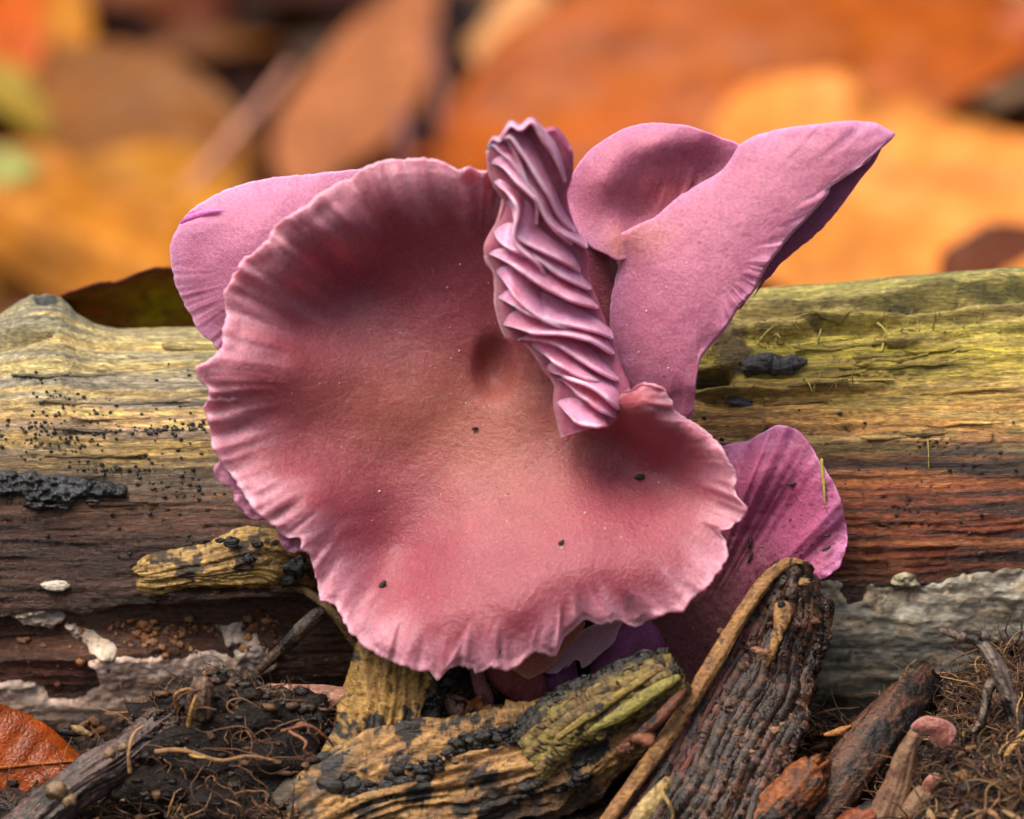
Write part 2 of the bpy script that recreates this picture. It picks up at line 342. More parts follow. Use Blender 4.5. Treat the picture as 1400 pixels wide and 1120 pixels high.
def log_disp(px, py):
    q = arc(px, py); g = np.maximum(sst(-4, 10, polydist(px, py, GREY_R)), sst(-4, 10, polydist(px, py, GREY_L)))
    s = sst(560, 760, px); ytl = np.interp(px, *zip(*TOP))
    w = 9 * fbm(px / 120, py / 60, s=41, o=3)
    d = .075 * fbm(px / 320, q / 46, s=42, o=3) + .026 * (1 - .7 * g) * fbm(px / 170, (q + .4 * w) / 9, s=43, o=3)
    wet = sst(640, 720, py)
    d = d + (.020 + .010 * wet) * (1 - .7 * g) * fbm(px / 90, (q + w) / 4.6, s=44, o=2) + .010 * fbm(px / 11, q / 6, s=45, o=2)
    for (pl, a, wd_), (x0, x1) in zip(LEDGES, LEDGE_X):
        x, y = zip(*pl); yy = np.interp(px, x, y) + 6 * fbm(px / 60, px * 0 + a * 90, s=int(a * 1000), o=4)
        inx = sst(x0 - 5, x0 + 60, px) * (1 - sst(x1 - 90, x1 + 5, px)) * (.75 + .6 * fbm(px / 90, px * 0 + a * 50, s=7))
        d = d + inx * a * (.5 * sst(yy - 26, yy - 4, py) * (1 - sst(yy - 2, yy + wd_, py)) - .42 * sst(yy - 2, yy + wd_, py) * (1 - sst(yy + 3, yy + 32, py)))
    # crevice with crumbs at lower left, pits near the mushroom on the right
    cre = sst(838, 856, py + .06 * px + 8 * fbm(px / 60, py / 60, s=46)) * (1 - sst(886, 902, py + .06 * px)) * (1 - sst(395, 440, px)) * sst(-100, 30, px + 60)
    d = d - .22 * cre
    d = d - .75 * np.exp(-((px - 972) / 24) ** 4 - ((py - 519) / 11) ** 4) + .10 * np.exp(-((px - 1000) / 30) ** 2 - ((py - 478) / 38) ** 2) * (1 + .8 * fbm(px / 10, py / 10, s=48))
    d = d - .14 * np.exp(-((px - 1240) / 26) ** 2 - ((py - 815) / 13) ** 2) + .07 * np.exp(-((px - 1238) / 25) ** 2 - ((py - 786) / 14) ** 2)
    for (x, y, sx, sy, a) in ((1060, 578, 20, 7, .06), (1190, 566, 22, 8, -.07), (1160, 590, 16, 6, -.05), (1310, 498, 28, 9, .06), (1145, 632, 30, 8, -.05), (1330, 470, 40, 7, -.06)):
        d = d + a * np.exp(-((px - x) / sx) ** 2 - ((py - y) / sy) ** 2)
    d = d + g * (.04 * fbm(px / 50, py / 26, s=50, o=3) + .012 * fbm(px / 11, py / 9, s=51, o=3))
    ck = np.abs(fbm(px / 190, (q + w) / 15, s=201, o=3)); d = d - .05 * (1 - g) * sst(.035, .0, ck) * sst(-.1, .25, fbm(px / 120, q / 50, s=203))
    d = d - .28 * sst(-2, 4, polydist(px, py, [(-60, 466), (0, 456), (40, 449), (74, 450), (70, 456), (40, 465), (0, 469)]))
    kn = np.exp(-((px - 60) / 24) ** 2 - ((py - 408) / 9) ** 2)
    return d + kn * (-.05 + .05 * vn(px / 9, py / 5, s=49))
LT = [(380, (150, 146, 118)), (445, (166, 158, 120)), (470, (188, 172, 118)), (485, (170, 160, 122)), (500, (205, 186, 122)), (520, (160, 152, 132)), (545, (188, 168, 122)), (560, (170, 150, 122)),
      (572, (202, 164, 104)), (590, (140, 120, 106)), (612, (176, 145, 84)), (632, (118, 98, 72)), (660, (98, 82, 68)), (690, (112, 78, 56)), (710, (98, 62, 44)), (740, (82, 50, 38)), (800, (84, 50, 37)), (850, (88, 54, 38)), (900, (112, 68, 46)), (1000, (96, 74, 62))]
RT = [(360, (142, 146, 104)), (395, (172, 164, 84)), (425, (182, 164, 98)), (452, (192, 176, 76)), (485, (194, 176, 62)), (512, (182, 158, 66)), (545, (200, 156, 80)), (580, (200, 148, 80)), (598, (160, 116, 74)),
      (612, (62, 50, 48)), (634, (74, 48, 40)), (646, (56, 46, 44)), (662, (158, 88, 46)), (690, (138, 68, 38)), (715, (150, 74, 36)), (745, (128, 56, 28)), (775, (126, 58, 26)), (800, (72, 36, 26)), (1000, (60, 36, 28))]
def log_col(px, py):
    s = sst(560, 760, px + 40 * fbm(px / 90, py / 20, s=60)); wob = 13 * fbm(px / 210, py / 60, s=61, o=4) + 7 * fbm(px / 60, py / 9, s=62, o=3)
    tilt = .018 * (px - 1200)
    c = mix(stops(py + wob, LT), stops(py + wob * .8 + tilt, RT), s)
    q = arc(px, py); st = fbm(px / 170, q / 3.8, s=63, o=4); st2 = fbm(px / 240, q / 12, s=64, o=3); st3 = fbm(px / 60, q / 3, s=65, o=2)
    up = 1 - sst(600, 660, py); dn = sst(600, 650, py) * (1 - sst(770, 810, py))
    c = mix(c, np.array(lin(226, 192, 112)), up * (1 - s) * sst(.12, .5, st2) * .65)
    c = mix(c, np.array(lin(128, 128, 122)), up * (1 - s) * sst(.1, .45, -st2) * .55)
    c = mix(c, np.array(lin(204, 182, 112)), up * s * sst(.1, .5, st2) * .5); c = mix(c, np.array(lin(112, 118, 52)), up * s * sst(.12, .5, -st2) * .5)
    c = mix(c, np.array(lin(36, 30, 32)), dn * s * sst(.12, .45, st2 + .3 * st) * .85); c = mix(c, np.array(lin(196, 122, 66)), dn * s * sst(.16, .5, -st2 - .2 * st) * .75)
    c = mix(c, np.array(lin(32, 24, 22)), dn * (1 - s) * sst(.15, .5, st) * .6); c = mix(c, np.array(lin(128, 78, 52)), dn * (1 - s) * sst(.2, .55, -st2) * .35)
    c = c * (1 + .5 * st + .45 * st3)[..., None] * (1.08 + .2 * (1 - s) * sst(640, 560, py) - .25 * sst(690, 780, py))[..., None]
    ck = np.abs(fbm(px / 190, (q + 9 * fbm(px / 120, py / 60, s=41, o=3)) / 15, s=201, o=3)); c = mix(c, np.array(lin(44, 34, 26)), sst(.04, .0, ck) * sst(-.1, .25, fbm(px / 120, q / 50, s=203)) * .7)
    c = mix(c, np.array(lin(104, 98, 84)), up * (1 - s) * sst(.05, .5, fbm(px / 26, q / 7, s=205)) * .45)
    mud = np.exp(-((px - 1000) / 30) ** 2 - ((py - 480) / 36) ** 2); c = mix(c, np.array(lin(112, 92, 48)), sst(.3, .6, mud + .3 * fbm(px / 12, py / 12, s=66)))
    hol = np.exp(-((px - 972) / 26) ** 4 - ((py - 519) / 13) ** 4); c = mix(c, np.array(lin(52, 36, 22)), hol * .9)  # rotted brown in the hollow, painted dark to add to its shade
    rust = np.exp(-((px - 1200) / 70) ** 2 - ((py - 768) / 26) ** 2); c = mix(c, np.array(lin(150, 76, 32)), rust * .7)
    kn = np.exp(-((px - 60) / 22) ** 2 - ((py - 407) / 7) ** 2); c = mix(c, np.array(lin(66, 72, 72)), sst(.35, .6, kn))
    red = np.exp(-((px - 60) / 70) ** 2 - ((py - 925) / 30) ** 2); c = mix(c, np.array(lin(110, 52, 30)), sst(.3, .6, red) * .8)
    return np.clip(c, .006, .9)
def log_at(px, phi, extra=0.0):
    py0, y0 = log_base(px, phi); d = log_disp(px, py0) * (sst(-.3, .15, np.sin(phi)) * .9 + .1) + extra
    P = W(px, py0, y0); P[..., 1] -= d * np.sin(phi); P[..., 2] += d * np.cos(phi)
    return P, py0
lx = np.concatenate([np.linspace(-900, -40, 40)[:-1], np.linspace(-40, 1440, 560), np.linspace(1440, 2300, 40)[1:]])
lphi = np.concatenate([np.linspace(-.25, math.pi + .1, 400), np.linspace(math.pi + .1, 2 * math.pi - .25, 50)[1:-1]])
LX, LPH = np.meshgrid(lx, lphi, indexing='ij')
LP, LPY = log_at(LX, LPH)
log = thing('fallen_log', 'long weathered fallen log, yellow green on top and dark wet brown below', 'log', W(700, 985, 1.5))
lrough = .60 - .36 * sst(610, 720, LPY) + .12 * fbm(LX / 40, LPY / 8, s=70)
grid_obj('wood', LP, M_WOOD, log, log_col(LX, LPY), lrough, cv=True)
def log_phi(px, py):
    yt = np.interp(px, *zip(*TOP)); yb = np.interp(px, *zip(*BOT)); return np.arccos(np.clip(((yt + yb) / 2 - py) / ((yb - yt) / 2), -.999, .999))
def log_point(px, py, lift=0.0):
    P, _ = log_at(np.asarray(px, float), log_phi(px, py), lift); return P
def log_patch(name, poly, mat, colfn, thick=.06, step=2.2, warp=4, rough=.6, lump=.03, parent=None, wscale=14):
    """a crust that grows on the log: follows its surface, sinks under it at its own ragged edge"""
    p = np.array(poly, float); x0, y0 = p.min(0) - 8; x1, y1 = p.max(0) + 8
    x0 = max(x0, -60); x1 = min(x1, 1460); y1 = min(y1, 1045)
    X, Y = np.meshgrid(np.arange(x0, x1, step), np.arange(y0, y1, step), indexing='ij')
    m = polydist(X, Y, poly) + warp * fbm(X / wscale, Y / wscale, s=len(name) * 7, o=3)
    ex = -.05 + (thick + .05) * sst(-3, 5, m) + lump * fbm(X / 13, Y / 9, s=81, o=3) * sst(-1, 8, m) + .5 * lump * fbm(X / 4.5, Y / 4, s=82, o=2) * sst(-1, 6, m)
    P, _ = log_at(X, log_phi(X, Y), ex)
    idx = np.arange(X.size).reshape(X.shape); keep = m > -4
    k = keep[:-1, :-1] & keep[1:, :-1] & keep[1:, 1:] & keep[:-1, 1:]
    f = np.stack([idx[:-1, :-1], idx[1:, :-1], idx[1:, 1:], idx[:-1, 1:]], -1)[k][:, ::-1]
    return raw_mesh(name, P.reshape(-1, 3), f, mat, parent or log, colfn(X, Y, m), np.full(X.size, rough), fix=False)
def crust_col(base, dark, warm):
    def f(X, Y, m):
        n = fbm(X / 40, Y / 16, s=90); q = fbm(X / 9, Y / 7, s=91); c = mix(np.array(base), np.array(warm), sst(-.1, .45, n))
        c = mix(c, np.array(dark), sst(.12, .5, fbm(X / 60, Y / 13, s=92) + .3 * q) * .75); c = mix(c, np.array(warm) * 1.25, sst(.3, .5, fbm(X / 16, Y / 12, s=94)) * .7)
        c = mix(c, np.array(dark) * .6, sst(.42, .6, q) * .6)
        return c * (1 + .3 * q)[..., None]
    return f
log_patch('grey_crust', GREY_R, M_CRUST, crust_col(lin(176, 170, 156), lin(70, 58, 48), lin(190, 172, 146)), .04, 2.4, 6, lump=.007)
log_patch('pale_crust', GREY_L, M_CRUST, crust_col(lin(240, 212, 196), lin(140, 112, 100), lin(244, 206, 182)), .05, 2.4, 7, lump=.022)
for i, sc in enumerate(SCRAPS):
    log_patch('crust_scrap', sc, M_CRUST, crust_col(lin(186, 170, 158), lin(96, 84, 76), lin(200, 180, 160)), .07, 2.0, 6, lump=.05)
log_patch('knot_crust', [(1212, 800), (1222, 786), (1238, 778), (1254, 784), (1256, 800), (1240, 806)], M_CRUST, crust_col(lin(176, 166, 140), lin(90, 80, 60), lin(190, 180, 150)), .06, 1.6, 3, lump=.04)
BK = crust_col(lin(34, 37, 41), lin(12, 13, 15), lin(56, 60, 66))
log_patch('black_crust', [(-60, 648), (20, 644), (80, 648), (118, 654), (150, 660), (176, 668), (170, 680), (120, 682), (70, 690), (20, 680), (-60, 682)], M_BLACK, BK, .12, 1.8, 5, .26, lump=.10)
log_patch('black_crust', [(28, 686), (60, 682), (98, 688), (96, 698), (60, 698), (30, 694)], M_BLACK, BK, .10, 1.8, 4, .26, lump=.10)
log_patch('black_crust', [(112, 682), (130, 680), (142, 684), (140, 690), (118, 690)], M_BLACK, BK, .07, 1.8, 3, .26, lump=.08)
# small black fruiting dots on the left half of the log
J = Join(); rr = random.Random(5)
def dot(px, py, r):
    V, F = blob_geo(log_point(px, py, .012), r / 100, 7, 5, rr.randrange(99), .25, (1.2, 1, .9)); J.add(V, F, (.012, .013, .016), .3)
for (cx, cy, sx, sy, n) in ((60, 578, 60, 6, 26), (150, 590, 90, 5, 48), (245, 588, 40, 4, 26), (268, 581, 18, 4, 16), (90, 605, 70, 8, 24), (80, 540, 40, 5, 14), (80, 563, 60, 10, 18), (180, 642, 80, 5, 34), (230, 665, 50, 12, 22), (120, 620, 120, 12, 34),
                         (270, 510, 25, 10, 8), (40, 520, 60, 12, 7), (250, 670, 40, 20, 14), (60, 590, 70, 12, 26), (180, 560, 90, 25, 14), (200, 720, 90, 25, 14)):
    for _ in range(n):
        px = cx + rr.gauss(0, sx * .7); py = cy + rr.gauss(0, sy * .8) - .01 * (px - cx)
        if -40 < px < 420: dot(px, py, rr.choice((1.2, 1.5, 1.8, 2.2, 2.8)))
for _ in range(45):
    px = rr.uniform(960, 1420); py = rr.uniform(560, 780); dot(px, py, rr.choice((1.2, 1.6, 2.2, 3.0)))
J.build('black_pustules', M_BLACK, log)['kind'] = 'stuff'
J = Join()
for (x0, x1, y0, y1, n) in ((1040, 1110, 452, 470, 22), (1180, 1260, 440, 462, 26), (1090, 1230, 520, 540, 14), (1000, 1060, 535, 548, 8), (1260, 1400, 440, 470, 12), (960, 1000, 470, 500, 8)):
    for _ in range(n):
        x, y = rr.gauss((x0 + x1) / 2, (x1 - x0) * .3), rr.gauss((y0 + y1) / 2, (y1 - y0) * .35); a_ = rr.gauss(1.3, .8); l_ = rr.uniform(5, 18)
        A_ = log_point(x, y, .01); B_ = log_point(x + math.cos(a_) * l_, y + math.sin(a_) * l_ * rr.choice((-1, 1)), rr.uniform(.02, .14)); M_ = (A_ + B_) / 2 + np.array([rr.gauss(0, .02), -.04, rr.gauss(0, .02)])
        J.tube(catmull([A_, M_, B_], 6), rr.uniform(.006, .013), .003, np.array(lin(*rr.choice(((186, 174, 88), (160, 150, 80), (198, 178, 120), (120, 110, 60))))), 4, .5)
J.build('torn_fibres', M_BIT, log)['kind'] = 'stuff'
# amber crumbs in the crevice
J = Join()
for (x0, x1, y0, y1, n) in ((150, 270, 862, 886, 70), (255, 300, 862, 878, 20), (330, 382, 852, 890, 46), (20, 150, 868, 930, 22), (180, 260, 870, 884, 30)):
    for _ in range(int(n * .75)):
        px = rr.uniform(x0, x1); py = rr.gauss((y0 + y1) / 2, (y1 - y0) * .33); r = rr.choice((1.5, 2, 2.5, 3.5, 4.5, 6.5)) / 100
        V, F = blob_geo(log_point(px, py, .015), r, 10, 8, rr.randrange(99), .8, (rr.uniform(.8, 1.5), .8, rr.uniform(.7, 1.1))); g = rr.uniform(.5, 1.1); J.add(V, F, np.array(lin(*rr.choice(((150, 96, 58), (120, 72, 44), (180, 130, 84), (96, 58, 38), (160, 116, 80))))) * g, .3)
J.build('frass_crumbs', M_BIT, log)['kind'] = 'stuff'
# slivers of wood lifting along the grain
rv = random.Random(15)
for i in range(34):
    right = i % 3 > 0; x0 = rv.uniform(965, 1300) if right else rv.uniform(-20, 230); y0 = rv.uniform(405, 600) if right else rv.uniform(470, 720); L_ = rv.uniform(40, 150)
    if right and x0 < 1130 and y0 > 560: continue
    px_ = np.linspace(x0, x0 + L_, 26); py_ = y0 - .06 * (px_ - x0) * (1 if right else .1) + 2.5 * fbm(px_ / 30, px_ * 0 + i, s=5, o=2); s_ = np.linspace(-1, 1, 7); e_ = rv.choice((0, 1)); u_ = np.linspace(0, 1, 26)
    wd_ = rv.uniform(1.6, 4.2) * np.sin(np.pi * np.clip(u_ * .94 + .03, 0, 1)) ** .5; lf = .012 + rv.uniform(.02, .10) * (u_ if e_ else 1 - u_) ** 3
    GXp = np.repeat(px_[:, None], 7, 1); GYp = py_[:, None] + wd_[:, None] * s_[None]; Gp = log_point(GXp, GYp, lf[:, None] - .012 * s_[None] ** 2)
    shell_obj('wood_sliver', Gp, .016, M_WOOD, log, np.clip(log_col(GXp, GYp) * rv.choice((.6, .9, 1.25)), .01, .9), np.full(GXp.shape, .5))
# fibres torn up from the peeled wood
for (x0, y0, x1, y1, l) in ((1200, 441, 1212, 474, .25), (1060, 457, 1066, 470, .2), (1036, 466, 1060, 456, .15), (1118, 470, 1122, 456, .2), (1100, 520, 1110, 540, .2), (1205, 482, 1212, 448, .12), (1250, 450, 1222, 458, .08), (1272, 452, 1236, 455, .06), (1268, 600, 1269, 640, .08)):
    j = Join(); a = log_point(x0, y0, .02); b = log_point(x1, y1, l); mid = (a + b) / 2 + np.array([0, -.05, .03])
    j.tube(catmull([a, mid, b], 8), .022 if x0 < 1268 else .008, .006, lin(190, 178, 90), 6, .5); j.build('wood_fibre', M_BIT, log)

# ------------------------------------------------------------------ mushrooms
def star_radius(center, boundary, nth, n=None):
    b = np.array(boundary, float); b = catmull(np.vstack([b, b[:1]]), len(b) * 14)[:-1]
    a = np.arctan2(b[:, 1] - center[1], b[:, 0] - center[0]); r = np.hypot(b[:, 1] - center[1], b[:, 0] - center[0])
    o = np.argsort(a); th = np.linspace(-np.pi, np.pi, nth, endpoint=False)
    return th, np.interp(th, a[o], r[o], period=2 * np.pi)
def cap_patch(name, parent, center, boundary, hf, y0, mat, colfn, nth=420, nr=90, jag=1.2, groove=None, thick=(.05, .32), gills=.05, rough=.45, rim=.035):
    th, R = star_radius(center, boundary, nth)
    R = R + jag * fbm(np.cos(th) * R / 7, np.sin(th) * R / 7, 0.0, s=len(name), o=3)
    q = np.linspace(0, 1, nr) ** .8; TH, Q = np.meshgrid(th, q, indexing='ij'); RR = R[:, None] * Q
    PX = center[0] + RR * np.cos(TH); PY = center[1] + RR * np.sin(TH)
    H = hf(PX, PY); RES = np.zeros_like(H)
    if groove: H = H + groove(PX, PY, TH, Q, RR)
    edge = 1 - (1 - np.clip((1 - Q) * R[:, None] / 100 / rim, 0, 1)) ** 2
    Yf = y0 - H + rim * (1 - np.sqrt(np.clip(edge, 0, 1)))
    t = thick[0] + (thick[1] - thick[0]) * (1 - Q ** 1.6)
    gl = gills * sst(.1, .3, Q) * (.5 + .5 * np.cos(TH * 70)) * sst(1.0, .93, Q)
    Yb = Yf + t + gl
    F = W(PX, PY, Yf); B = W(PX, PY, np.where(Q > .999, Yf + rim, Yb))
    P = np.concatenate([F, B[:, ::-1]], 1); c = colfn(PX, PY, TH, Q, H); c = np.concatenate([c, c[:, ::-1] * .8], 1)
    ro = np.broadcast_to(rough, Q.shape); ro = np.concatenate([ro, ro[:, ::-1]], 1)
    return grid_obj(name, P, mat, parent, c, ro, cu=True)

MAIN = [(540, 217), (570, 216), (600, 219), (626, 231), (640, 226), (667, 232), (700, 212), (745, 235), (775, 290), (788, 340), (800, 400), (822, 470), (838, 512),
        (843, 547), (852, 537), (863, 529), (885, 523), (905, 529), (917, 545), (923, 561), (938, 572), (957, 583), (975, 597), (986, 611), (995, 627), (1004, 641), (1008, 656), (1006, 676), (1019, 692),
        (1018, 706), (1000, 722), (986, 729), (995, 745), (994, 762), (985, 781), (965, 805), (945, 823), (933, 838), (915, 839), (890, 848), (868, 858), (845, 850), (820, 856), (800, 849),
        (785, 862), (769, 876), (762, 893), (752, 898), (735, 892), (715, 905), (704, 915), (690, 918), (672, 914), (651, 922), (644, 914), (615, 914), (599, 931), (589, 921), (570, 918), (545, 908),
        (520, 898), (500, 886), (485, 872), (475, 861), (465, 841), (454, 826), (438, 820), (432, 790), (424, 760), (413, 752), (409, 735), (398, 739), (384, 730), (374, 720), (355, 706), (345, 696),
        (334, 680), (323, 660), (310, 645), (298, 628), (290, 612), (289, 598), (284, 575), (279, 556), (285, 535), (272, 518), (268, 503), (283, 492), (301, 477), (303, 460), (308, 432), (306, 402),
        (315, 384), (330, 356), (346, 345), (364, 330), (371, 314), (385, 300), (404, 290), (420, 279), (431, 267), (448, 258), (461, 249), (478, 245), (490, 232), (506, 225), (520, 219)]
MC = (760, 620)
main_ctrl = [(650, 540, .02), (600, 560, .06), (700, 600, .15), (740, 540, .1), (560, 500, .12), (690, 420, .12),
    (560, 222, 1.12), (560, 262, 1.10), (585, 310, .70), (600, 360, .26), (590, 425, .02), (450, 264, 1.26), (468, 306, 1.24), (478, 344, .66), (490, 388, .0), (535, 430, -.04), (350, 346, 1.08), (388, 370, 1.0), (422, 396, .38), (458, 434, .08),
    (306, 432, .74), (352, 440, .66), (412, 460, .36), (270, 505, 1.10), (330, 498, 1.02), (400, 497, .68), (480, 505, .28),
    (284, 560, .80), (340, 570, .78), (420, 590, .46), (310, 640, .84), (370, 640, .86), (450, 650, .54), (380, 722, 1.05), (420, 700, 1.04), (500, 690, .36), (432, 800, .98), (480, 780, .66), (535, 750, .22), (540, 800, .54),
    (490, 868, 1.02), (520, 846, .98), (600, 925, 1.28), (600, 850, 1.36), (620, 760, .86), (640, 680, .38), (700, 912, 1.34), (700, 840, 1.52), (710, 760, 1.10), (700, 680, .52),
    (800, 848, 1.34), (800, 780, 1.36), (790, 700, .80), (780, 630, .25), (870, 852, 1.24), (940, 820, 1.2), (900, 760, 1.16), (860, 700, .66), (992, 752, 1.02), (940, 730, .90), (1015, 700, 1.02), (950, 680, .56), (900, 645, .14),
    (1002, 642, .98), (960, 634, .66), (842, 525, .4), (800, 400, .4), (772, 290, .7), (720, 205, 1.1), (670, 234, 1.16), (680, 320, .55),
    (843, 548, .86), (862, 530, .98), (885, 524, 1.02), (905, 530, 1.0), (918, 546, .98), (888, 550, 1.28), (866, 556, 1.16), (905, 578, 1.08), (876, 584, .84), (938, 573, .95), (976, 598, .90), (955, 604, .88), (930, 612, .66), (872, 612, .26), (900, 618, .40), (848, 590, .28)]
main_h = tps(main_ctrl)
def main_groove(px, py, th, q, rr):
    th = np.arctan2(py - 545, px - 655)
    dimple = -.34 * np.exp(-(((px - 676) / 25) ** 2 + ((py - 503) / 40) ** 2) ** 1.6) - .06 * np.exp(-((px - 676) / 60) ** 2 - ((py - 503) / 70) ** 2)
    start = .79 + .09 * fbm(np.cos(th) * 6, np.sin(th) * 6, s=7, o=2)
    k = sst(start, start + .16, q)
    wv = th + .05 * fbm(q * 3, th * 3, s=8, o=2)
    g = .07 * fbm(np.cos(wv) * 9.5, np.sin(wv) * 9.5, s=9, o=1) + .058 * vn(np.cos(wv) * 19, np.sin(wv) * 19, s=10) + .036 * vn(np.cos(wv) * 38, np.sin(wv) * 38, s=12)
    lump = .045 * fbm(px / 80, py / 80, s=13, o=2) + .006 * fbm(px / 15, py / 15, s=14, o=2) + .0035 * fbm(px / 5, py / 5, s=114, o=2)
    # the notched spur on the left stands forward of the margin above it
    spur = .0
    lip = .10 * sst(.945, .99, q) * fbm(np.cos(th) * 14, np.sin(th) * 14, s=15, o=2)
    return dimple + k * g + lump + spur + lip
def flesh_col(mid, rimc, centre=None, seed=0, a=.74):
    mid = np.array(mid); rimc = np.array(rimc)
    def f(px, py, th, q, h):
        n = fbm(px / 60, py / 60, s=seed + 3); k = sst(a, 1.0, q + .10 * fbm(np.cos(th) * 16, np.sin(th) * 16, s=seed + 4, o=2))
        c = mix(np.broadcast_to(mid, px.shape + (3,)), rimc, np.clip(k * .85 + .12 * n, 0, 1))
        if centre is not None:
            for (x, y, sx, sy, col, w) in centre: c = mix(c, np.array(col), w * np.exp(-((px - x) / sx) ** 2 - ((py - y) / sy) ** 2))
        return mix(c, np.minimum(rimc * 1.25 + .06, .85), sst(.965, 1.0, q + .012 * fbm(px / 8, py / 8, s=seed + 9)) * .85)
    return f
mush = thing('mushroom', 'large pink funnel shaped mushroom with wavy frilled cap facing outwards in front of the log', 'mushroom', W(760, 985, .1))
PINK, PINKRIM, TAN = (.315, .068, .100), (.55, .26, .34), (.40, .14, .098)
LIL, LILRIM = (.50, .18, .31), (.56, .25, .43)
cap_patch('cap', mush, MC, MAIN, main_h, -.75, M_CAP, flesh_col(PINK, PINKRIM, [(600, 560, 190, 80, TAN, .75), (690, 600, 120, 100, TAN, .55), (676, 505, 26, 38, (.30, .08, .07), .5)], 1), nth=900, nr=150, jag=3.2, groove=main_groove, thick=(.06, .35), rough=.34)

# the part of the margin that has folded over and shows its gills
Lp = [(667, 206), (669, 226), (676, 252), (692, 284), (664, 338), (677, 372), (680, 420), (694, 462), (722, 468), (745, 505), (760, 520), (760, 556), (770, 597)]
Rp = [(781, 200), (784, 222), (779, 244), (772, 268), (782, 305), (801, 345), (803, 380), (818, 420), (832, 460), (848, 505), (859, 535), (845, 565), (830, 580)]
NT = 300
LC, RC = catmull(Lp, NT), catmull(Rp, NT)
def fold_pt(t, s):
    """t along the fold, s across it -> px, py, lift towards the lens"""
    t = np.clip(t, 0, 1); i = t * (NT - 1)
    l = np.stack([np.interp(i, np.arange(NT), LC[:, k]) for k in (0, 1)], -1); r = np.stack([np.interp(i, np.arange(NT), RC[:, k]) for k in (0, 1)], -1)
    p = l + (r - l) * np.asarray(s)[..., None]
    p = p - np.stack([8 * np.sin(np.pi * np.clip(s, 0, 1)) * sst(.2, 0, t), 36 * np.sin(np.pi * np.clip(s, 0, 1)) ** .8 * sst(.22, 0, t) + 5 * sst(.12, 0, t) * np.sin(np.asarray(s) * 24)], -1)
    h = np.interp(t, [0, .15, .35, .6, .85, 1], [1.34, 1.2, .95, .68, .62, .62]) * (1 - s) + np.interp(t, [0, .2, .45, .7, 1], [1.45, 1.15, .75, .55, .75]) * s + .16 * np.sin(np.pi * np.clip(s, 0, 1)) ** .8
    return p[..., 0], p[..., 1], h
T_, S_ = np.meshgrid(np.linspace(0, 1, 160), np.linspace(0, 1, 40), indexing='ij')
fx, fy, fh = fold_pt(T_, S_)
fold = shell_obj('folded_margin', W(fx, fy, -.75 - fh), .10, M_GILL, mush, mix(np.array((.40, .12, .20)) * np.ones(T_.shape + (3,)), np.array((.56, .24, .30)), sst(.12, .0, S_)), np.full(T_.shape, .4))
gr = random.Random(3)
gt = [-.30, -.22, -.14, -.06, .015, .09, .16, .23, .295, .36, .42, .48, .545, .61, .675, .745, .82, .91]
for i, t0 in enumerate(gt):
    s0, s1 = (0.0, gr.uniform(.90, 1.06))
    if i % 4 == 2: s1 = gr.uniform(.5, .68)                       # a short gill between two long ones
    Sg, Vg = np.meshgrid(np.linspace(s0, s1, 64), np.linspace(0, 1, 16), indexing='ij')
    d = np.interp(t0, [-.3, -.1, .1, .3, .5, .75, .95], [.46, .38, .30, .24, .17, .13, .07]) * gr.uniform(.85, 1.15); nz = gr.uniform(0, 50)
    qn = (Sg - s0) / (s1 - s0)
    free = t0 + d * qn ** 1.25 + .010 * fbm(Sg * 3, Sg * 0 + nz, s=21, o=2) + .016 * np.sin(np.pi * qn)
    root = t0 + d * qn ** 1.15 - (.056 + .02 * gr.random()) * np.sin(np.pi * qn) ** .7 - .004
    tt = root + (free - root) * Vg
    lift = .01 + (.36 * gr.uniform(.75, 1.2)) * Vg ** 1.25 * sst(-.02, .30, qn) * np.sqrt(np.clip(1 - np.clip((qn - .72) / .29, 0, 1) ** 2, 0, 1)) + .018 * fbm(Sg * 5, Vg * 2 + nz, s=22, o=2) * Vg
    gx_, gy_, gh_ = fold_pt(tt, Sg); gy_ = gy_ + 5 * Vg * sst(0, .3, qn)
    cc = mix(np.array((.74, .32, .50)) * np.ones(Sg.shape + (3,)), np.array((.84, .50, .64)), sst(.80, 1.0, Vg)); cc = mix(cc, np.array((.52, .16, .22)), .5 * sst(.1, .4, fbm(Sg * 4 + nz, Vg * 2, s=23)))
    shell_obj('gill', W(gx_, gy_, -.75 - gh_ - lift), .044, M_GILL, fold, cc, np.full(Sg.shape, .36))
# pale torn rim along the fold
k = np.linspace(0.0, 1, 15); ex, ey, eh = fold_pt(k, np.zeros(15)); tube('margin_rim', np.stack([ex, ey, -.75 - eh - .03, np.full(15, 3.4)], -1), M_GILL, fold, (.62, .30, .36), 220, 10, 1, lambda u, v, r: .5 * fbm(u * 6, np.cos(v) * 1.2, np.sin(v) * 1.2, s=24, o=3), .35)
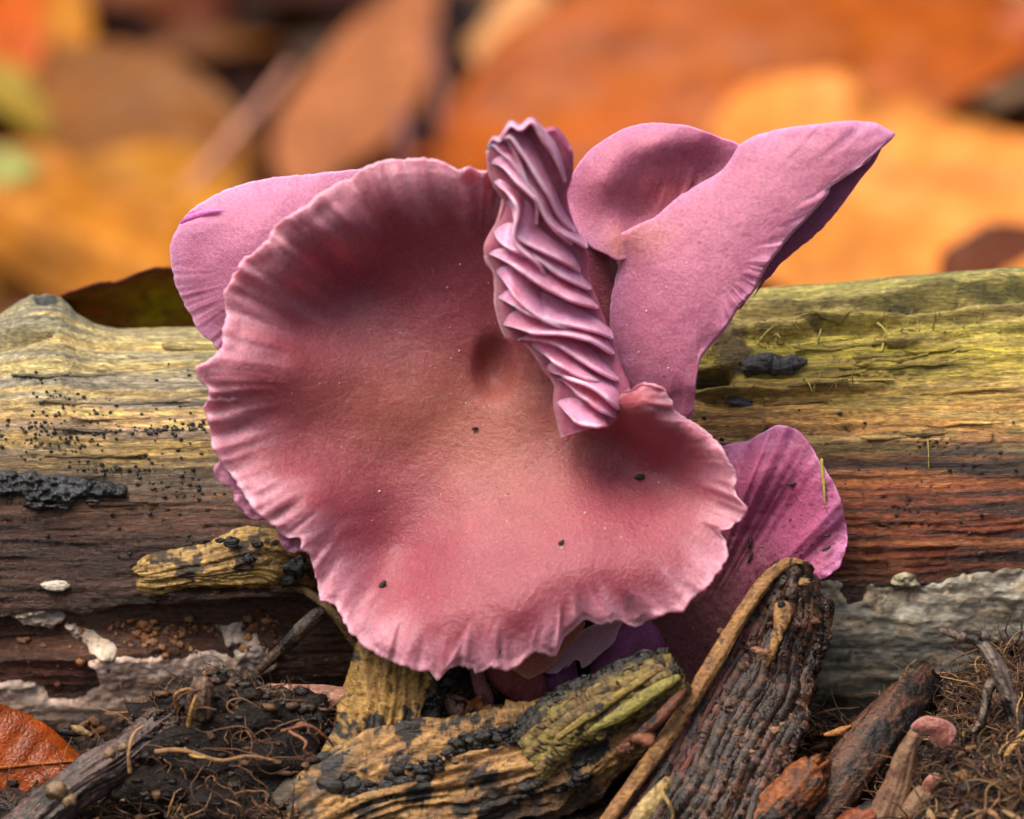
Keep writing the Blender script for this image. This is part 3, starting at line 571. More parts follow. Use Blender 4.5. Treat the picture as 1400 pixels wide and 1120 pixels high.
# frilled underside that shows behind the lower left margin, and ragged flaps below the cap
def small_cap(name, parent, center, bnd, h, y0, mat, mid, rimc, seed, th=(.04, .12), nth=200, nr=40, jag=1.0, groove=None, rough=.42, centre=None):
    return cap_patch(name, parent, center, bnd, h, y0, mat, flesh_col(mid, rimc, centre, seed), nth, nr, jag, groove, th, .0, rough, .025)
flat = lambda a, bx=0, by=0, cx=0, cy=0: (lambda px, py: a + bx * (px - cx) / 100 + by * (py - cy) / 100)
for (c, bnd, y0) in (((322, 668), [(300, 630), (292, 640), (296, 655), (310, 664), (318, 672), (322, 690), (332, 700), (340, 690), (345, 670), (330, 640)], -1.45),
                     ((352, 700), [(322, 676), (320, 686), (330, 697), (340, 708), (352, 712), (366, 710), (380, 716), (385, 700), (370, 690), (345, 678)], -1.5),
                     ((402, 738), [(378, 728), (386, 748), (400, 756), (412, 754), (424, 752), (420, 735), (400, 728)], -1.55)):
    small_cap('underside_frill', mush, c, bnd, lambda px, py: .04 * fbm(px / 14, py / 14, s=33), y0, M_LILAC, (.40, .16, .26), (.42, .20, .30), 5, nth=120, nr=20)
small_cap('underside_flap', mush, (742, 895), [(690, 900), (720, 885), (765, 868), (800, 850), (786, 876), (770, 892), (760, 908), (742, 920), (724, 929), (708, 922), (700, 915)], flat(0, .1, .25, 742, 895), -.95, M_LILAC, (.46, .15, .085), (.54, .22, .14), 9)
small_cap('underside_flap', mush, (798, 885), [(740, 918), (760, 900), (785, 870), (810, 855), (850, 846), (846, 862), (838, 880), (818, 898), (797, 914), (792, 904), (780, 904), (777, 911), (770, 919), (752, 922)], flat(0, .15, .3, 798, 885), -.75, M_LILAC, (.52, .26, .33), (.62, .40, .46), 13, jag=1.6)
stem_d = lambda u, v, r: .06 * fbm(u * 2, np.cos(v) * 4, np.sin(v) * 4, s=3) + .05 * np.sin(v * 9) * .4
def stem_col(c): return lambda px, py, u, v, P: np.array(c) * (1 + .5 * fbm(px / 9, py / 30, s=6))[..., None]
tube('stem', [(640, 640, .1, 40), (700, 800, -.1, 40), (750, 900, -.15, 34), (766, 980, -.1, 33)], M_STEM, mush, stem_col((.30, .075, .20)), 90, 40, .9, stem_d, .42)
tube('stem_piece', [(660, 880, -.8, 26), (700, 915, -.75, 34), (722, 950, -.7, 26), (718, 1005, -.65, 12)], M_STEM, mush, stem_col((.28, .06, .06)), 70, 30, .35, stem_d, .4)
tube('stem_piece', [(648, 905, -.95, 9), (656, 935, -1.0, 10), (664, 958, -1.0, 11), (655, 985, -1.0, 9), (668, 1004, -.95, 6)], M_STEM, mush, stem_col((.24, .08, .085)), 60, 16, .6, stem_d, .35)

# lilac cap behind, upper left
bl = thing('mushroom', 'smooth lilac mushroom cap with a torn edge, behind the left of the pink cap', 'mushroom', W(420, 560, .25))
def slit(px, py, th, q, rr):
    m = np.exp(-((py - (296 - .06 * (px - 275))) / 4.2) ** 2) * sst(232, 250, px) * (1 - sst(296, 308, px))
    return .012 * fbm(px / 18, py / 18, s=2) - .12 * m + .020 * sst(.55, .9, q) * vn(np.cos(th) * 30, np.sin(th) * 30, s=4) * sst(340, 420, py)
BLB = [(493, 231), (462, 234), (430, 237), (400, 240), (370, 243), (340, 249), (310, 259), (290, 268), (274, 278), (258, 290), (247, 304), (238, 320), (233, 336), (233, 352), (236, 372), (240, 390), (247, 405), (254, 420), (262, 432), (266, 445), (276, 458), (288, 466), (299, 480), (340, 520), (430, 500), (520, 420), (540, 300), (520, 240)]
small_cap('cap', bl, (390, 370), BLB, tps([(233, 340, -.15), (262, 430, -.2), (299, 480, -.1), (280, 290, .0), (370, 245, -.1), (490, 232, -.25), (300, 340, .28), (370, 290, .32), (310, 420, .22), (400, 370, .3), (500, 330, .0), (420, 480, .0)]), -.05, M_LILAC, LIL, LILRIM, 21, (.05, .25), 420, 90, 1.4, slit, .46)
tube('torn_edge', [(246, 306, -.22, 1.5), (258, 298, -.33, 4.5), (278, 291, -.43, 4), (296, 288, -.47, 2.4), (309, 289, -.47, .8)], M_LILAC, bl, (.66, .20, .52), 40, 12, .6, None, .35)
tube('stem', [(420, 430, .25, 30), (450, 560, .2, 30)], M_STEM, bl, stem_col((.2, .07, .14)), 40, 24, 1, stem_d, .45)

# two-lobed lilac mushroom, upper right
ur = thing('mushroom', 'lilac mushroom with two raised lobes and a reddish hollow between them, behind the folded gills', 'mushroom', W(850, 560, .1))
URB = [(772, 270), (777, 248), (786, 232), (800, 212), (820, 195), (848, 178), (870, 171), (890, 168), (915, 169), (940, 172), (965, 180), (985, 188), (1010, 197), (1016, 218), (1002, 245), (960, 272), (920, 305), (882, 338), (850, 356), (828, 348), (808, 338), (790, 318), (776, 296)]
urb_h = tps([(772, 268, .0), (790, 300, .22), (800, 214, .22), (890, 170, .12), (985, 190, .25), (1010, 200, .40), (826, 250, .50), (850, 215, .46), (900, 192, .42), (955, 194, .38), (895, 268, .04), (930, 246, .03), (870, 300, .06), (980, 222, .08), (800, 260, .32), (820, 310, .36), (848, 325, .42), (960, 260, .0), (858, 268, .22), (885, 228, .20), (940, 214, .16)])
small_cap('cap', ur, (885, 250), URB, urb_h, -.45, M_LILAC, (.48, .16, .26), (.52, .20, .36), 31, (.06, .25), 420, 90, .8, lambda px, py, th, q, rr: .012 * fbm(px / 20, py / 20, s=3) + .03 * vn(px / 9 + py / 30, 0.5, s=4) * np.exp(-((px - 930) / 45) ** 2 - ((py - 265) / 25) ** 2), .46, [(905, 262, 60, 34, (.44, .09, .12), .8), (850, 335, 26, 22, (.50, .20, .12), .6)])  # red shading of the hollow is painted into the cap colour
LOB = [(848, 319), (870, 308), (895, 297), (914, 280), (932, 266), (960, 249), (985, 234), (1000, 216), (1012, 197), (1040, 183), (1080, 174), (1120, 169), (1165, 165), (1198, 169), (1217, 178), (1225, 185), (1221, 192), (1212, 195), (1206, 203), (1195, 211), (1184, 227), (1168, 236),
       (1150, 244), (1138, 252), (1131, 268), (1110, 292), (1086, 317), (1070, 336), (1053, 358), (1040, 380), (1032, 399), (1012, 418), (1002, 436), (985, 460), (972, 474), (958, 492), (953, 515), (950, 545), (947, 568), (930, 585), (895, 575), (868, 545), (848, 508), (838, 466), (833, 440), (836, 405), (844, 370), (850, 344)]
lob_h = tps([(850, 320, .48), (900, 297, .52), (985, 238, .50), (1010, 200, .44), (950, 360, .86), (1050, 260, .80), (1130, 200, .66), (1165, 168, .48), (1222, 186, .42), (1140, 250, .70), (1052, 355, .86), (1000, 435, .92), (956, 500, .80), (948, 565, .5), (844, 370, .32), (834, 440, .22), (850, 510, .22), (900, 565, .3), (900, 450, .72), (900, 380, .72), (868, 345, .52), (930, 520, .74), (1080, 176, .5), (980, 300, .78)])
def lob_groove(px, py, th, q, rr):
    e = sst(.62, .95, q) * sst(960, 1010, px + .35 * (py - 300))
    return .014 * fbm(px / 22, py / 22, s=5) + e * (.045 * fbm(px / 40, py / 26, s=6, o=2) + .03 * vn(th * 22, 0.3, s=7)) - .05 * sst(.95, 1, q)
small_cap('cap_lobe', ur, (960, 350), LOB, lob_h, -.45, M_LILAC, (.49, .17, .28), (.55, .23, .40), 41, (.06, .22), 560, 110, 1.5, lob_groove, .45, [(870, 325, 50, 30, (.50, .20, .14), .55)])
UND = [(1208, 198), (1196, 222), (1176, 246), (1152, 280), (1131, 305), (1112, 324), (1086, 345), (1078, 352), (1066, 362), (1052, 380), (1040, 382), (1036, 404), (1024, 417), (1008, 424), (995, 420), (1010, 360), (1070, 290), (1140, 225)]
small_cap('underside', ur, (1090, 305), UND, flat(0, .1, -.1, 1090, 305), -.62, M_LILAC, (.30, .10, .22), (.30, .10, .24), 51, (.04, .1), 260, 30, 1.2)
tube('stem', [(812, 300, -.35, 20), (818, 360, -.35, 26), (830, 440, -.2, 34), (850, 560, -.05, 36), (850, 700, 0, 36)], M_STEM, ur, stem_col((.28, .06, .09)), 110, 36, .8, stem_d, .42)

# dirty purple cap, lower right
lr_ = thing('mushroom', 'dirty purple fan shaped mushroom with dark specks, between the pink cap and the bark slab', 'mushroom', W(900, 940, .1))
LRB = [(980, 612), (1000, 606), (1020, 604), (1034, 596), (1048, 588), (1065, 581), (1085, 585), (1098, 595), (1106, 606), (1125, 636), (1144, 668), (1153, 700), (1159, 735), (1151, 770), (1140, 782), (1130, 790), (1112, 800), (1100, 840), (1050, 900), (965, 945), (880, 935), (840, 890), (850, 830), (910, 780), (965, 700), (960, 640)]
lr_h = tps([(1065, 583, .12), (1020, 606, .0), (1000, 680, .12), (1040, 650, .22), (1100, 640, .30), (1150, 720, .42), (1138, 780, .45), (1110, 720, .26), (1075, 700, .0), (1050, 730, -.12), (1085, 760, .16), (1010, 800, -.1), (960, 860, .05), (900, 910, .05), (870, 860, .0), (1090, 600, .2)])
def lr_groove(px, py, th, q, rr):
    a = np.arctan2(py - 930, px - 920); return .018 * fbm(px / 14, py / 14, s=8) + .10 * vn(a * 11, 0.2, s=9) * sst(830, 740, py) + .034 * vn(a * 34, 0.7, s=10) * sst(830, 740, py) + .03 * sst(.8, 1, q) * vn(th * 16, .4, s=11)
def lr_col(px, py, th, q, h):
    c = flesh_col((.42, .10, .22), (.52, .19, .39), [(1090, 690, 40, 60, (.58, .13, .30), .6)], 61)(px, py, th, q, h)
    a = np.arctan2(py - 930, px - 920); c = mix(c, np.array((.62, .20, .40)), .6 * sst(.0, .5, vn(a * 16, .2, s=55)) * sst(240, 330, np.hypot(px - 900, py - 900))); c = mix(c, np.array((.30, .06, .15)), .6 * sst(.0, .5, -vn(a * 16, .2, s=55)))
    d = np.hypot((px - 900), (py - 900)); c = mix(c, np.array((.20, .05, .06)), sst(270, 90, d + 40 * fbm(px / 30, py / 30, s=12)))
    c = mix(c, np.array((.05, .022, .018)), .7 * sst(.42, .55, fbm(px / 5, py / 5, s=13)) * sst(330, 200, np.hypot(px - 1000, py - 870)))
    return c
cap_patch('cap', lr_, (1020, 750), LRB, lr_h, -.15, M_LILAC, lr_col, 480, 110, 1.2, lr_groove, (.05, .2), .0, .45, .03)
tube('stem', [(900, 860, .1, 40), (850, 900, -.1, 36), (836, 980, -.15, 36)], M_STEM, lr_, stem_col((.30, .075, .20)), 70, 36, .9, stem_d, .42)

# ------------------------------------------------------------------ dead wood, bark and litter in front of the log
def rot_disp(a=.22, f=1.6, seed=1, ridge=.10):
    return lambda u, v, r: a * fbm(u * f, np.cos(v) * 1.5, np.sin(v) * 1.5, s=seed, o=5) + ridge * fbm(u * .9, np.cos(v) * 5, np.sin(v) * 5, s=seed + 5, o=4) + ridge * .5 * vn(u * .7, np.cos(v) * 13, np.sin(v) * 13, s=seed + 6) + .05 * fbm(u * 9, np.cos(v) * 9, np.sin(v) * 9, s=seed + 9, o=2)
def rot_col(light, mid, dark, seed=0, ang=0.0, cov=.1, lon=60, acr=9, amt=1.0):
    ca, sa = math.cos(ang), math.sin(ang)
    def f(px, py, u, v, P):
        a = px * ca + py * sa; b = -px * sa + py * ca
        n = fbm(a / lon, b / acr, s=seed, o=4); m = fbm(a / 40, b / 26, s=seed + 3, o=4); q = fbm(a / 7, b / 5, s=seed + 7, o=2)
        c = mix(np.array(light), np.array(mid), sst(-.25, .45, n)); c = mix(c, np.array(dark), amt * sst(cov, cov + .18, m + .25 * q)); c = mix(c, np.array(dark), .7 * sst(.36, .5, q + .3 * n))
        return c * (1 + .35 * n + .2 * q)[..., None]
    return f
YEL, OCH, BLK = lin(180, 132, 66), lin(130, 92, 44), lin(24, 20, 18)
# stub lying on the log, lower left of the big cap
st = thing('broken_stub', 'short yellow broken twig stub with black spots lying against the dark side of the log', 'twig', W(310, 800, .2))
tube('stub_wood', [(196, 786, .05, 17), (215, 784, .0, 25), (260, 776, -.12, 26), (295, 772, -.16, 29), (335, 762, -.18, 38), (370, 762, -.15, 36), (400, 770, .0, 30), (440, 780, .25, 26)], M_ROT, st,
     rot_col(lin(182, 148, 84), lin(126, 96, 52), lin(52, 37, 26), 4, -.12, .20, 40, 5), 260, 120, .8, rot_disp(.20, 3, 4, .22), .45, jag=.22)
for (x, y, r, d) in ((318, 741, 8, -.52), (340, 764, 6, -.55), (301, 739, 4, -.45), (352, 744, 5, -.50), (402, 775, 14, -.34), (392, 790, 12, -.3)):
    V, F = blob_geo(W(x, y, d), r / 100, 20, 12, int(x), .9, (1.3, .4, .9)); raw_mesh('black_spot', V, F, M_BLACK, st, np.broadcast_to(lin(24, 24, 26), V.shape), np.full(len(V), .3))
# thin dark twig and wet stick between stub and soil
tw = thing('dark_twig', 'thin dark wet twig slanting up to the edge of the big cap beneath the stub', 'twig', W(380, 910, -.2))
tube('twig_wood', [(352, 918, -.3, 6), (380, 892, -.4, 9), (410, 862, -.45, 11), (432, 842, -.4, 10), (446, 836, -.35, 7)], M_BARK, tw, rot_col(lin(84, 64, 52), lin(46, 34, 28), BLK, 9, -.8, .2, 30, 5), 90, 24, .8, rot_disp(.2, 4, 7, .15), .25)
tw = thing('dark_root', 'thin wet root running from the stub down along the left edge of the big cap', 'root', W(440, 830, .1))
tube('root_wood', [(330, 800, .2, 3), (400, 803, -.05, 5), (428, 814, -.15, 6), (452, 835, -.2, 7), (474, 862, -.2, 7), (492, 890, -.1, 5)], M_BARK, tw, rot_col(lin(150, 118, 80), lin(90, 62, 44), BLK, 12, .6, .3, 30, 5), 90, 16, 1, rot_disp(.2, 4, 8, .15), .35)

# the yellow rotten branch with its upright fork
br = thing('rotten_branch', 'yellow and black rotten forked branch lying under the big pink cap', 'branch', W(640, 1120, -1.6))
def br_col(px, py, u, v, P):
    c = rot_col(lin(176, 134, 80), lin(116, 82, 46), lin(30, 23, 19), 20, -.55, .10, 80, 8)(px, py, u, v, P)
    g = sst(760, 830, px) * sst(1010, 960, py + .3 * (px - 800)); c = mix(c, np.array(lin(140, 128, 52)) * (1 + .5 * fbm(px * .8 / 40 + py * .55 / 40, (py * .8 + px * .55) / 6, s=24))[..., None], g * .8)
    dk = sst(960, 900, px) * 0 + sst(520, 420, px + .4 * (py - 1040)); c = mix(c, np.array(lin(62, 62, 62)) * (1 + .6 * fbm(px / 9, py / 9, s=25))[..., None], dk * .85 * sst(-.3, .1, fbm(px / 30, py / 20, s=26)))
    lowr = sst(1030, 1090, py - .1 * (px - 700)) * sst(640, 760, px); c = mix(c, np.array(lin(70, 46, 28)) * (1 + .5 * fbm(px / 9, py / 9, s=27))[..., None], lowr * .7)
    return c
tube('branch_wood', [(370, 1190, -1.9, 50), (430, 1130, -1.9, 72), (520, 1085, -1.75, 74), (610, 1070, -1.7, 76), (700, 1052, -1.65, 78), (770, 1024, -1.6, 72), (835, 985, -1.55, 62), (890, 955, -1.5, 52), (926, 935, -1.48, 40)], M_ROT, br, br_col, 460, 190, .75, rot_disp(.28, 1.6, 20, .26), .42)
tube('upright_fork', [(560, 860, -.75, 60), (545, 920, -.9, 62), (535, 975, -1.1, 58), (520, 1020, -1.35, 62), (490, 1065, -1.6, 60), (470, 1100, -1.7, 40)], M_ROT, br, rot_col(lin(170, 132, 68), lin(118, 86, 42), lin(30, 23, 18), 33, 1.45, .10, 70, 6), 280, 150, .8, rot_disp(.22, 1.8, 30, .26), .42)
def plate(name, parent, left, right, mat, colf, nl=120, nw=60, bulge=.2, t=.1, disp=.04, seed=1, rough=.5, streak=0.0, rag=2.0):
    """a slab between two edge lines given as (px, py, depth)"""
    a, b = catmull(left, nl), catmull(right, nl); s = np.linspace(0, 1, nw)
    Q = a[:, None] * (1 - s)[None, :, None] + b[:, None] * s[None, :, None]; px, py, yy = Q[..., 0], Q[..., 1], Q[..., 2]
    em = (np.abs(s - .5) * 2)[None] ** 5
    px = px + em * rag * fbm(px / 16, py / 16, s=seed + 40, o=3); py = py + em * rag * fbm(px / 16, py / 16, s=seed + 41, o=3)
    yy = yy - bulge * np.sin(np.pi * s)[None]
    if streak:                                                # long torn fibres running along the slab
        l = np.linspace(0, 1, nl)[:, None] + 0 * px; sw = s[None] + .10 * fbm(px / 120, py / 120, s=seed + 8, o=2) + .003 * fbm(px / 10, py / 10, s=seed + 18, o=2)
        yy = yy - streak * (fbm(sw * 13, l * 1.3 + sw * 2, s=seed + 6, o=2) + .7 * fbm(sw * 41, l * 3.7 + sw * 5, s=seed + 7, o=2) + .35 * fbm(sw * 90, l * 9 + sw * 9, s=seed + 9, o=1)) - disp * fbm(px / 40, py / 40, s=seed, o=3)
        yy = yy + .9 * streak * sst(.05, .0, np.abs(fbm(sw * 9, l * 1.1, s=seed + 11, o=2))) * sst(-.1, .3, fbm(px / 60, py / 60, s=seed + 12))
    else: yy = yy - disp * fbm(px / 26, py / 26, s=seed, o=5) - disp * .5 * fbm(px / 7, py / 7, s=seed + 2, o=3)
    return shell_obj(name, W(px, py, yy), t, mat, parent, colf(px, py, s[None] + 0 * px, np.linspace(0, 1, nl)[:, None] + 0 * px, None), np.full(px.shape, rough))
plate('broken_end', br, [(700, 1000, -1.9), (742, 962, -2.0), (800, 930, -2.02), (860, 906, -2.02), (912, 892, -1.95)], [(740, 1060, -2.2), (790, 1020, -2.3), (850, 985, -2.26), (905, 958, -2.2), (942, 935, -2.1)], M_ROT,
      lambda px, py, s, l, P: mix(rot_col(lin(132, 114, 54), lin(92, 70, 36), lin(30, 23, 18), 44, -.5, .3, 60, 6)(px, py, s, l, P), np.array(lin(28, 24, 22)), sst(.26, .1, s + .12 * fbm(px / 12, py / 12, s=46))), 240, 120, .10, .16, .05, 7, .4, .07, 8.0)
for i, (pts, c) in enumerate((([(806, 1000, -2.4, 3), (850, 975, -2.45, 9), (900, 942, -2.4, 8), (930, 925, -2.3, 4)], (146, 136, 62)), ([(760, 1010, -2.4, 4), (810, 975, -2.4, 6), (870, 935, -2.35, 6), (905, 912, -2.2, 3)], (150, 126, 60)), ([(846, 1020, -2.3, 3), (890, 992, -2.42, 8), (920, 962, -2.38, 7), (938, 940, -2.2, 3)], (112, 62, 40)))):
    tube('wood_splinter', pts, M_ROT, br, rot_col(lin(*c), np.array(lin(*c)) * .6, BLK, 50 + i, -.55, .38, 40, 4), 110, 22, .7, rot_disp(.2, 3, 40 + i, .2), .5)
rr = random.Random(8)
for (x, y, r, d) in ((520, 1010, 20, -1.95), (500, 1035, 28, -2.1), (540, 1000, 14, -1.9), (455, 1050, 26, -2.3), (470, 1085, 34, -2.5), (425, 1100, 26, -2.4), (560, 1060, 26, -2.5), (530, 1085, 22, -2.5), (600, 1042, 16, -2.45), (640, 1020, 22, -2.35), (670, 1010, 18, -2.35), (700, 1000, 14, -2.3), (555, 935, 10, -1.55), (590, 905, 16, -1.4), (585, 960, 14, -1.6), (700, 1012, 8, -2.4), (760, 1000, 9, -2.35), (720, 1075, 20, -2.5), (780, 1062, 26, -2.45), (598, 930, 20, -1.4)):
    J = Join()
    for k_ in range(26):
        a_ = rr.uniform(0, 6.28); q_ = math.sqrt(rr.random()) * r; ux = math.cos(a_) * q_ * 1.5; uy = math.sin(a_) * q_ * .6
        V, F = blob_geo(W(x + ux * .85 + uy * .3, y - ux * .5 + uy, d + .30 + rr.uniform(-.05, .04)), r * rr.uniform(.10, .42) / 100, 14, 9, rr.randrange(999), .8, (1.3, .5, .8)); J.add(V, F, np.array(lin(*rr.choice(((22, 20, 20), (16, 14, 13), (40, 37, 36), (30, 23, 20))))) * rr.uniform(.6, 1.1), rr.choice((.16, .22, .35)))
    J.build('black_crust', M_BLACK, br)

# the dark slab of bark leaning on the lower right
bk = thing('bark_slab', 'dark slab of rotten bark with a pale ridge along its edge, leaning over the purple cap', 'bark', W(960, 1120, -2.2))
def bark_col(px, py, s, l, P):
    n = fbm(px / 10, py / 10, s=71, o=4); g = fbm((px * .55 - py * .8) / 90, (px * .8 + py * .55) / 7, s=72, o=4)
    c = mix(np.array(lin(38, 23, 17)), np.array(lin(92, 60, 44)), sst(-.1, .5, n)); red = sst(.34, .08, s + .1 * n) * sst(.06, .16, l)
    c = mix(c, np.array(lin(112, 42, 34)), red * sst(-.25, .3, g) * .9); c = mix(c, np.array(lin(120, 90, 62)), .6 * sst(.38, .6, fbm(px / 14, py / 14, s=73)))
    return c * (1 + .5 * g)[..., None]
KL = [(1078, 770, -1.0), (1050, 786, -1.15), (1020, 830, -1.3), (986, 890, -1.5), (950, 950, -1.75), (905, 1015, -2.0), (860, 1080, -2.3), (815, 1140, -2.5), (790, 1180, -2.6)]
KR = [(1104, 773, -1.0), (1114, 800, -1.0), (1128, 838, -1.0), (1122, 890, -1.1), (1112, 940, -1.3), (1095, 1000, -1.6), (1070, 1045, -1.9), (1052, 1100, -2.2), (1040, 1180, -2.5)]
plate('bark_sheet', bk, KL, KR, M_BARK, bark_col, 300, 190, .14, .16, .06, 9, .30, .05, 12.0)
tube('pale_ridge', [(1106, 776, -1.1, 6), (1078, 770, -1.25, 7), (1050, 790, -1.4, 9), (1018, 834, -1.6, 10), (984, 892, -1.8, 11), (948, 952, -2.0, 11), (906, 1016, -2.25, 11), (862, 1078, -2.5, 10), (820, 1138, -2.65, 9), (800, 1170, -2.7, 6)], M_ROT, bk, rot_col(lin(176, 128, 76), lin(128, 88, 50), lin(60, 42, 30), 75, -1.0, .36, 60, 5), 340, 28, .7, rot_disp(.18, 3, 50, .2), .5)
for i_, (k_, s_, l0, l1, cc_, r_) in enumerate(((0, .12, .05, .5, (92, 36, 30), 5), (1, .2, .3, .8, (80, 34, 28), 6), (2, .3, .1, .45, (70, 48, 38), 5), (3, .28, .5, .95, (104, 44, 36), 5), (4, .42, .3, .75, (62, 46, 40), 6), (5, .55, .55, .98, (84, 62, 50), 5), (6, .62, .2, .5, (54, 42, 38), 6), (7, .75, .35, .7, (74, 54, 46), 5), (8, .9, .42, .62, (96, 72, 58), 6), (9, .16, .7, 1.0, (120, 52, 42), 4))):
    a_, b_ = catmull(KL, 60), catmull(KR, 60); ii = np.linspace(l0 * 59, l1 * 59, 7).astype(int); sw = s_ + .02 * np.sin(np.arange(7) * 1.7 + k_)
    q_ = a_[ii] * (1 - sw)[:, None] + b_[ii] * sw[:, None]; tube('bark_fibre', [(x, y, d - .14 * math.sin(math.pi * s_) - .055, r_ * .75 * w_) for (x, y, d), w_ in zip(q_, (.3, .8, 1, 1, .9, .7, .2))], M_BARK, bk, rot_col(lin(*cc_), np.array(lin(*cc_)) * .5, BLK, 300 + i_, 2.1, .2, 40, 4), 120, 18, .6, rot_disp(.3, 4, 310 + i_, .3), .4)
tube('pale_splinter', [(1068, 822, -1.62, 9), (1070, 840, -1.68, 12), (1066, 860, -1.7, 9), (1058, 885, -1.72, 6), (1048, 912, -1.7, 1.5)], M_ROT, bk, rot_col(lin(180, 134, 78), lin(136, 94, 54), BLK, 77, 1.3, .45, 30, 4), 80, 24, .6, rot_disp(.12, 4, 60, .1), .5)
V, F = blob_geo(W(1068, 826, -1.80), .055, 14, 9, 3, .25, (1, .6, 1)); raw_mesh('knot_hole', V, F, M_BLACK, bk, np.broadcast_to(lin(16, 14, 13), V.shape), np.full(len(V), .6))
for (x, y, r, d, c) in ((1100, 795, 9, -1.35, (170, 128, 84)), (1042, 893, 11, -1.86, (176, 128, 96)), (1034, 888, 6, -1.85, (160, 110, 80)), (985, 862, 5, -1.62, (190, 140, 100)), (1058, 998, 8, -2.15, (176, 130, 92)), (1070, 990, 5, -2.1, (160, 120, 90)), (1028, 1028, 5, -2.35, (200, 150, 100)), (880, 1012, 16, -2.7, (150, 92, 62)), (855, 1022, 12, -2.65, (132, 84, 60)), (1112, 850, 10, -1.3, (110, 70, 44))):
    V, F = blob_geo(W(x, y, d + .06), r * .7 / 100, 18, 12, int(x), 1.0, (1.2, .6, .8)); raw_mesh('bark_crumb', V, F, M_BIT, bk, np.broadcast_to(lin(*c) * .7, V.shape), np.full(len(V), .5))
a_, b_ = catmull(KL, 60), catmull(KR, 60); J = Join(); rk_ = random.Random(66)
for i in range(170):
    l_ = rk_.random(); sw = min(.97, max(.10, rk_.gauss(.6, .25))); q_ = a_[int(l_ * 59)] * (1 - sw) + b_[int(l_ * 59)] * sw; r = rk_.choice((.8, 1.2, 1.6, 2.2, 3.2)) / 100
    V, F = blob_geo(W(q_[0] + rk_.gauss(0, 2), q_[1] + rk_.gauss(0, 2), q_[2] - .14 * math.sin(math.pi * sw) - .085), r, 8, 6, rk_.randrange(99), .8, (rk_.uniform(.7, 2), .6, rk_.uniform(.6, 1.2))); J.add(V, F, np.array(lin(*rk_.choice(((46, 32, 26), (30, 22, 19), (78, 54, 42), (120, 84, 58), (60, 50, 46), (96, 44, 36))))) * rk_.uniform(.6, 1.1), .3)
J.build('clinging_crumbs', M_BIT, bk)['kind'] = 'stuff'
sp = thing('wood_splinter', 'pale frayed wood splinter lying on the bark slab near the bottom', 'splinter', W(890, 1110, -2.9))
plate('splinter_wood', sp, [(912, 1063, -2.72), (892, 1080, -2.8), (872, 1102, -2.9), (858, 1124, -2.95)], [(922, 1068, -2.72), (908, 1088, -2.82), (894, 1108, -2.92), (880, 1130, -2.97)], M_ROT, rot_col(lin(186, 160, 104), lin(140, 112, 66), BLK, 80, 2.2, .5, 40, 4), 60, 14, .04, .05, .03, 12, .55)
tube('curled_fibre', [(908, 1072, -2.9, 2), (906, 1084, -3.0, 2.5), (914, 1098, -3.05, 2.5), (920, 1112, -3.0, 2), (918, 1124, -2.95, 1.5)], M_BIT, sp, lin(176, 140, 84), 40, 8)

# leaves on the ground by the log
def leaf(name, label, pts, width, y0, y1, col, vein, group=None, mat=None, curl=.3, roll=0.0, t=.02, nl=70, nw=36, teeth=0.0, nv=8, seed=0, wp=(.75, .9), lean=0.0, rough=.5, fold=.0, cat='leaf', sag=0.0):
    """pts: midrib in px, base to tip; width: half width in px; lean: how much farther one side is (units)"""
    m = catmull([(x, y, 0) for x, y in pts], nl); u = np.linspace(0, 1, nl); T = np.gradient(m[:, :2], axis=0); T /= np.linalg.norm(T, axis=1, keepdims=True) + 1e-9; Nn = np.stack([-T[:, 1], T[:, 0]], -1)
    w = width * np.sin(np.pi * np.clip(u, 0, 1) ** wp[0]) ** wp[1] + .5; s = np.linspace(-1, 1, nw); U, Sx = np.meshgrid(u, s, indexing='ij')
    te = 1 + teeth * (np.abs(Sx) ** 4) * (((U * nv * 2) % 1) - .5)
    wv = 1 + (.26 if mat is M_LEAF else .10) * fbm(U * 5, Sx * 0 + np.sign(Sx) * 3.1, s=seed, o=3)
    px = m[:, None, 0] + Nn[:, None, 0] * (w[:, None] * Sx * te * wv); py = m[:, None, 1] + Nn[:, None, 1] * (w[:, None] * Sx * te * wv)
    ridge = np.abs(((U * nv - np.abs(Sx) * 1.6) % 1) - .5) * 2; vein_m = np.maximum(sst(.80, .97, ridge) * sst(0, .1, np.abs(Sx)) * .7, sst(.06, .02, np.abs(Sx)))
    k = (60 + (y0 + y1) / 2) / 60; ws = width / 100 * k
    y = y0 + (y1 - y0) * U - lean * Sx * np.sign(Nn[:, 1].mean()) - curl * Sx ** 2 * ws + roll * Sx * U + fold * np.abs(Sx) * ws + (.22 if mat is M_LEAF else .08) * ws * fbm(U * 3, Sx * 1.5, s=seed + 5) + .03 * ws * (ridge - .5) + sag * np.sin(np.pi * U)
    c = mix(np.array(col) * np.ones(U.shape + (3,)), np.array(vein), vein_m * .8); c = c * (1 + .25 * fbm(U * 5, Sx * 3, s=seed + 9))[..., None]
    o = thing(name, label, cat, W(pts[0][0], pts[0][1], y0), group)
    shell_obj('blade', W(px, py, y), t, mat or M_LEAF, o, c, np.full(U.shape, rough))
    rk = np.linspace(0, 1, 14); ii = (rk * (nl - 1)).astype(int)
    tube('midrib', np.stack([m[ii, 0], m[ii, 1], y[ii, nw // 2] - .02 * k, np.linspace(width * .045, width * .01, 14) + .3], -1), mat or M_LEAF, o, np.array(vein), 50, 8)
    return o
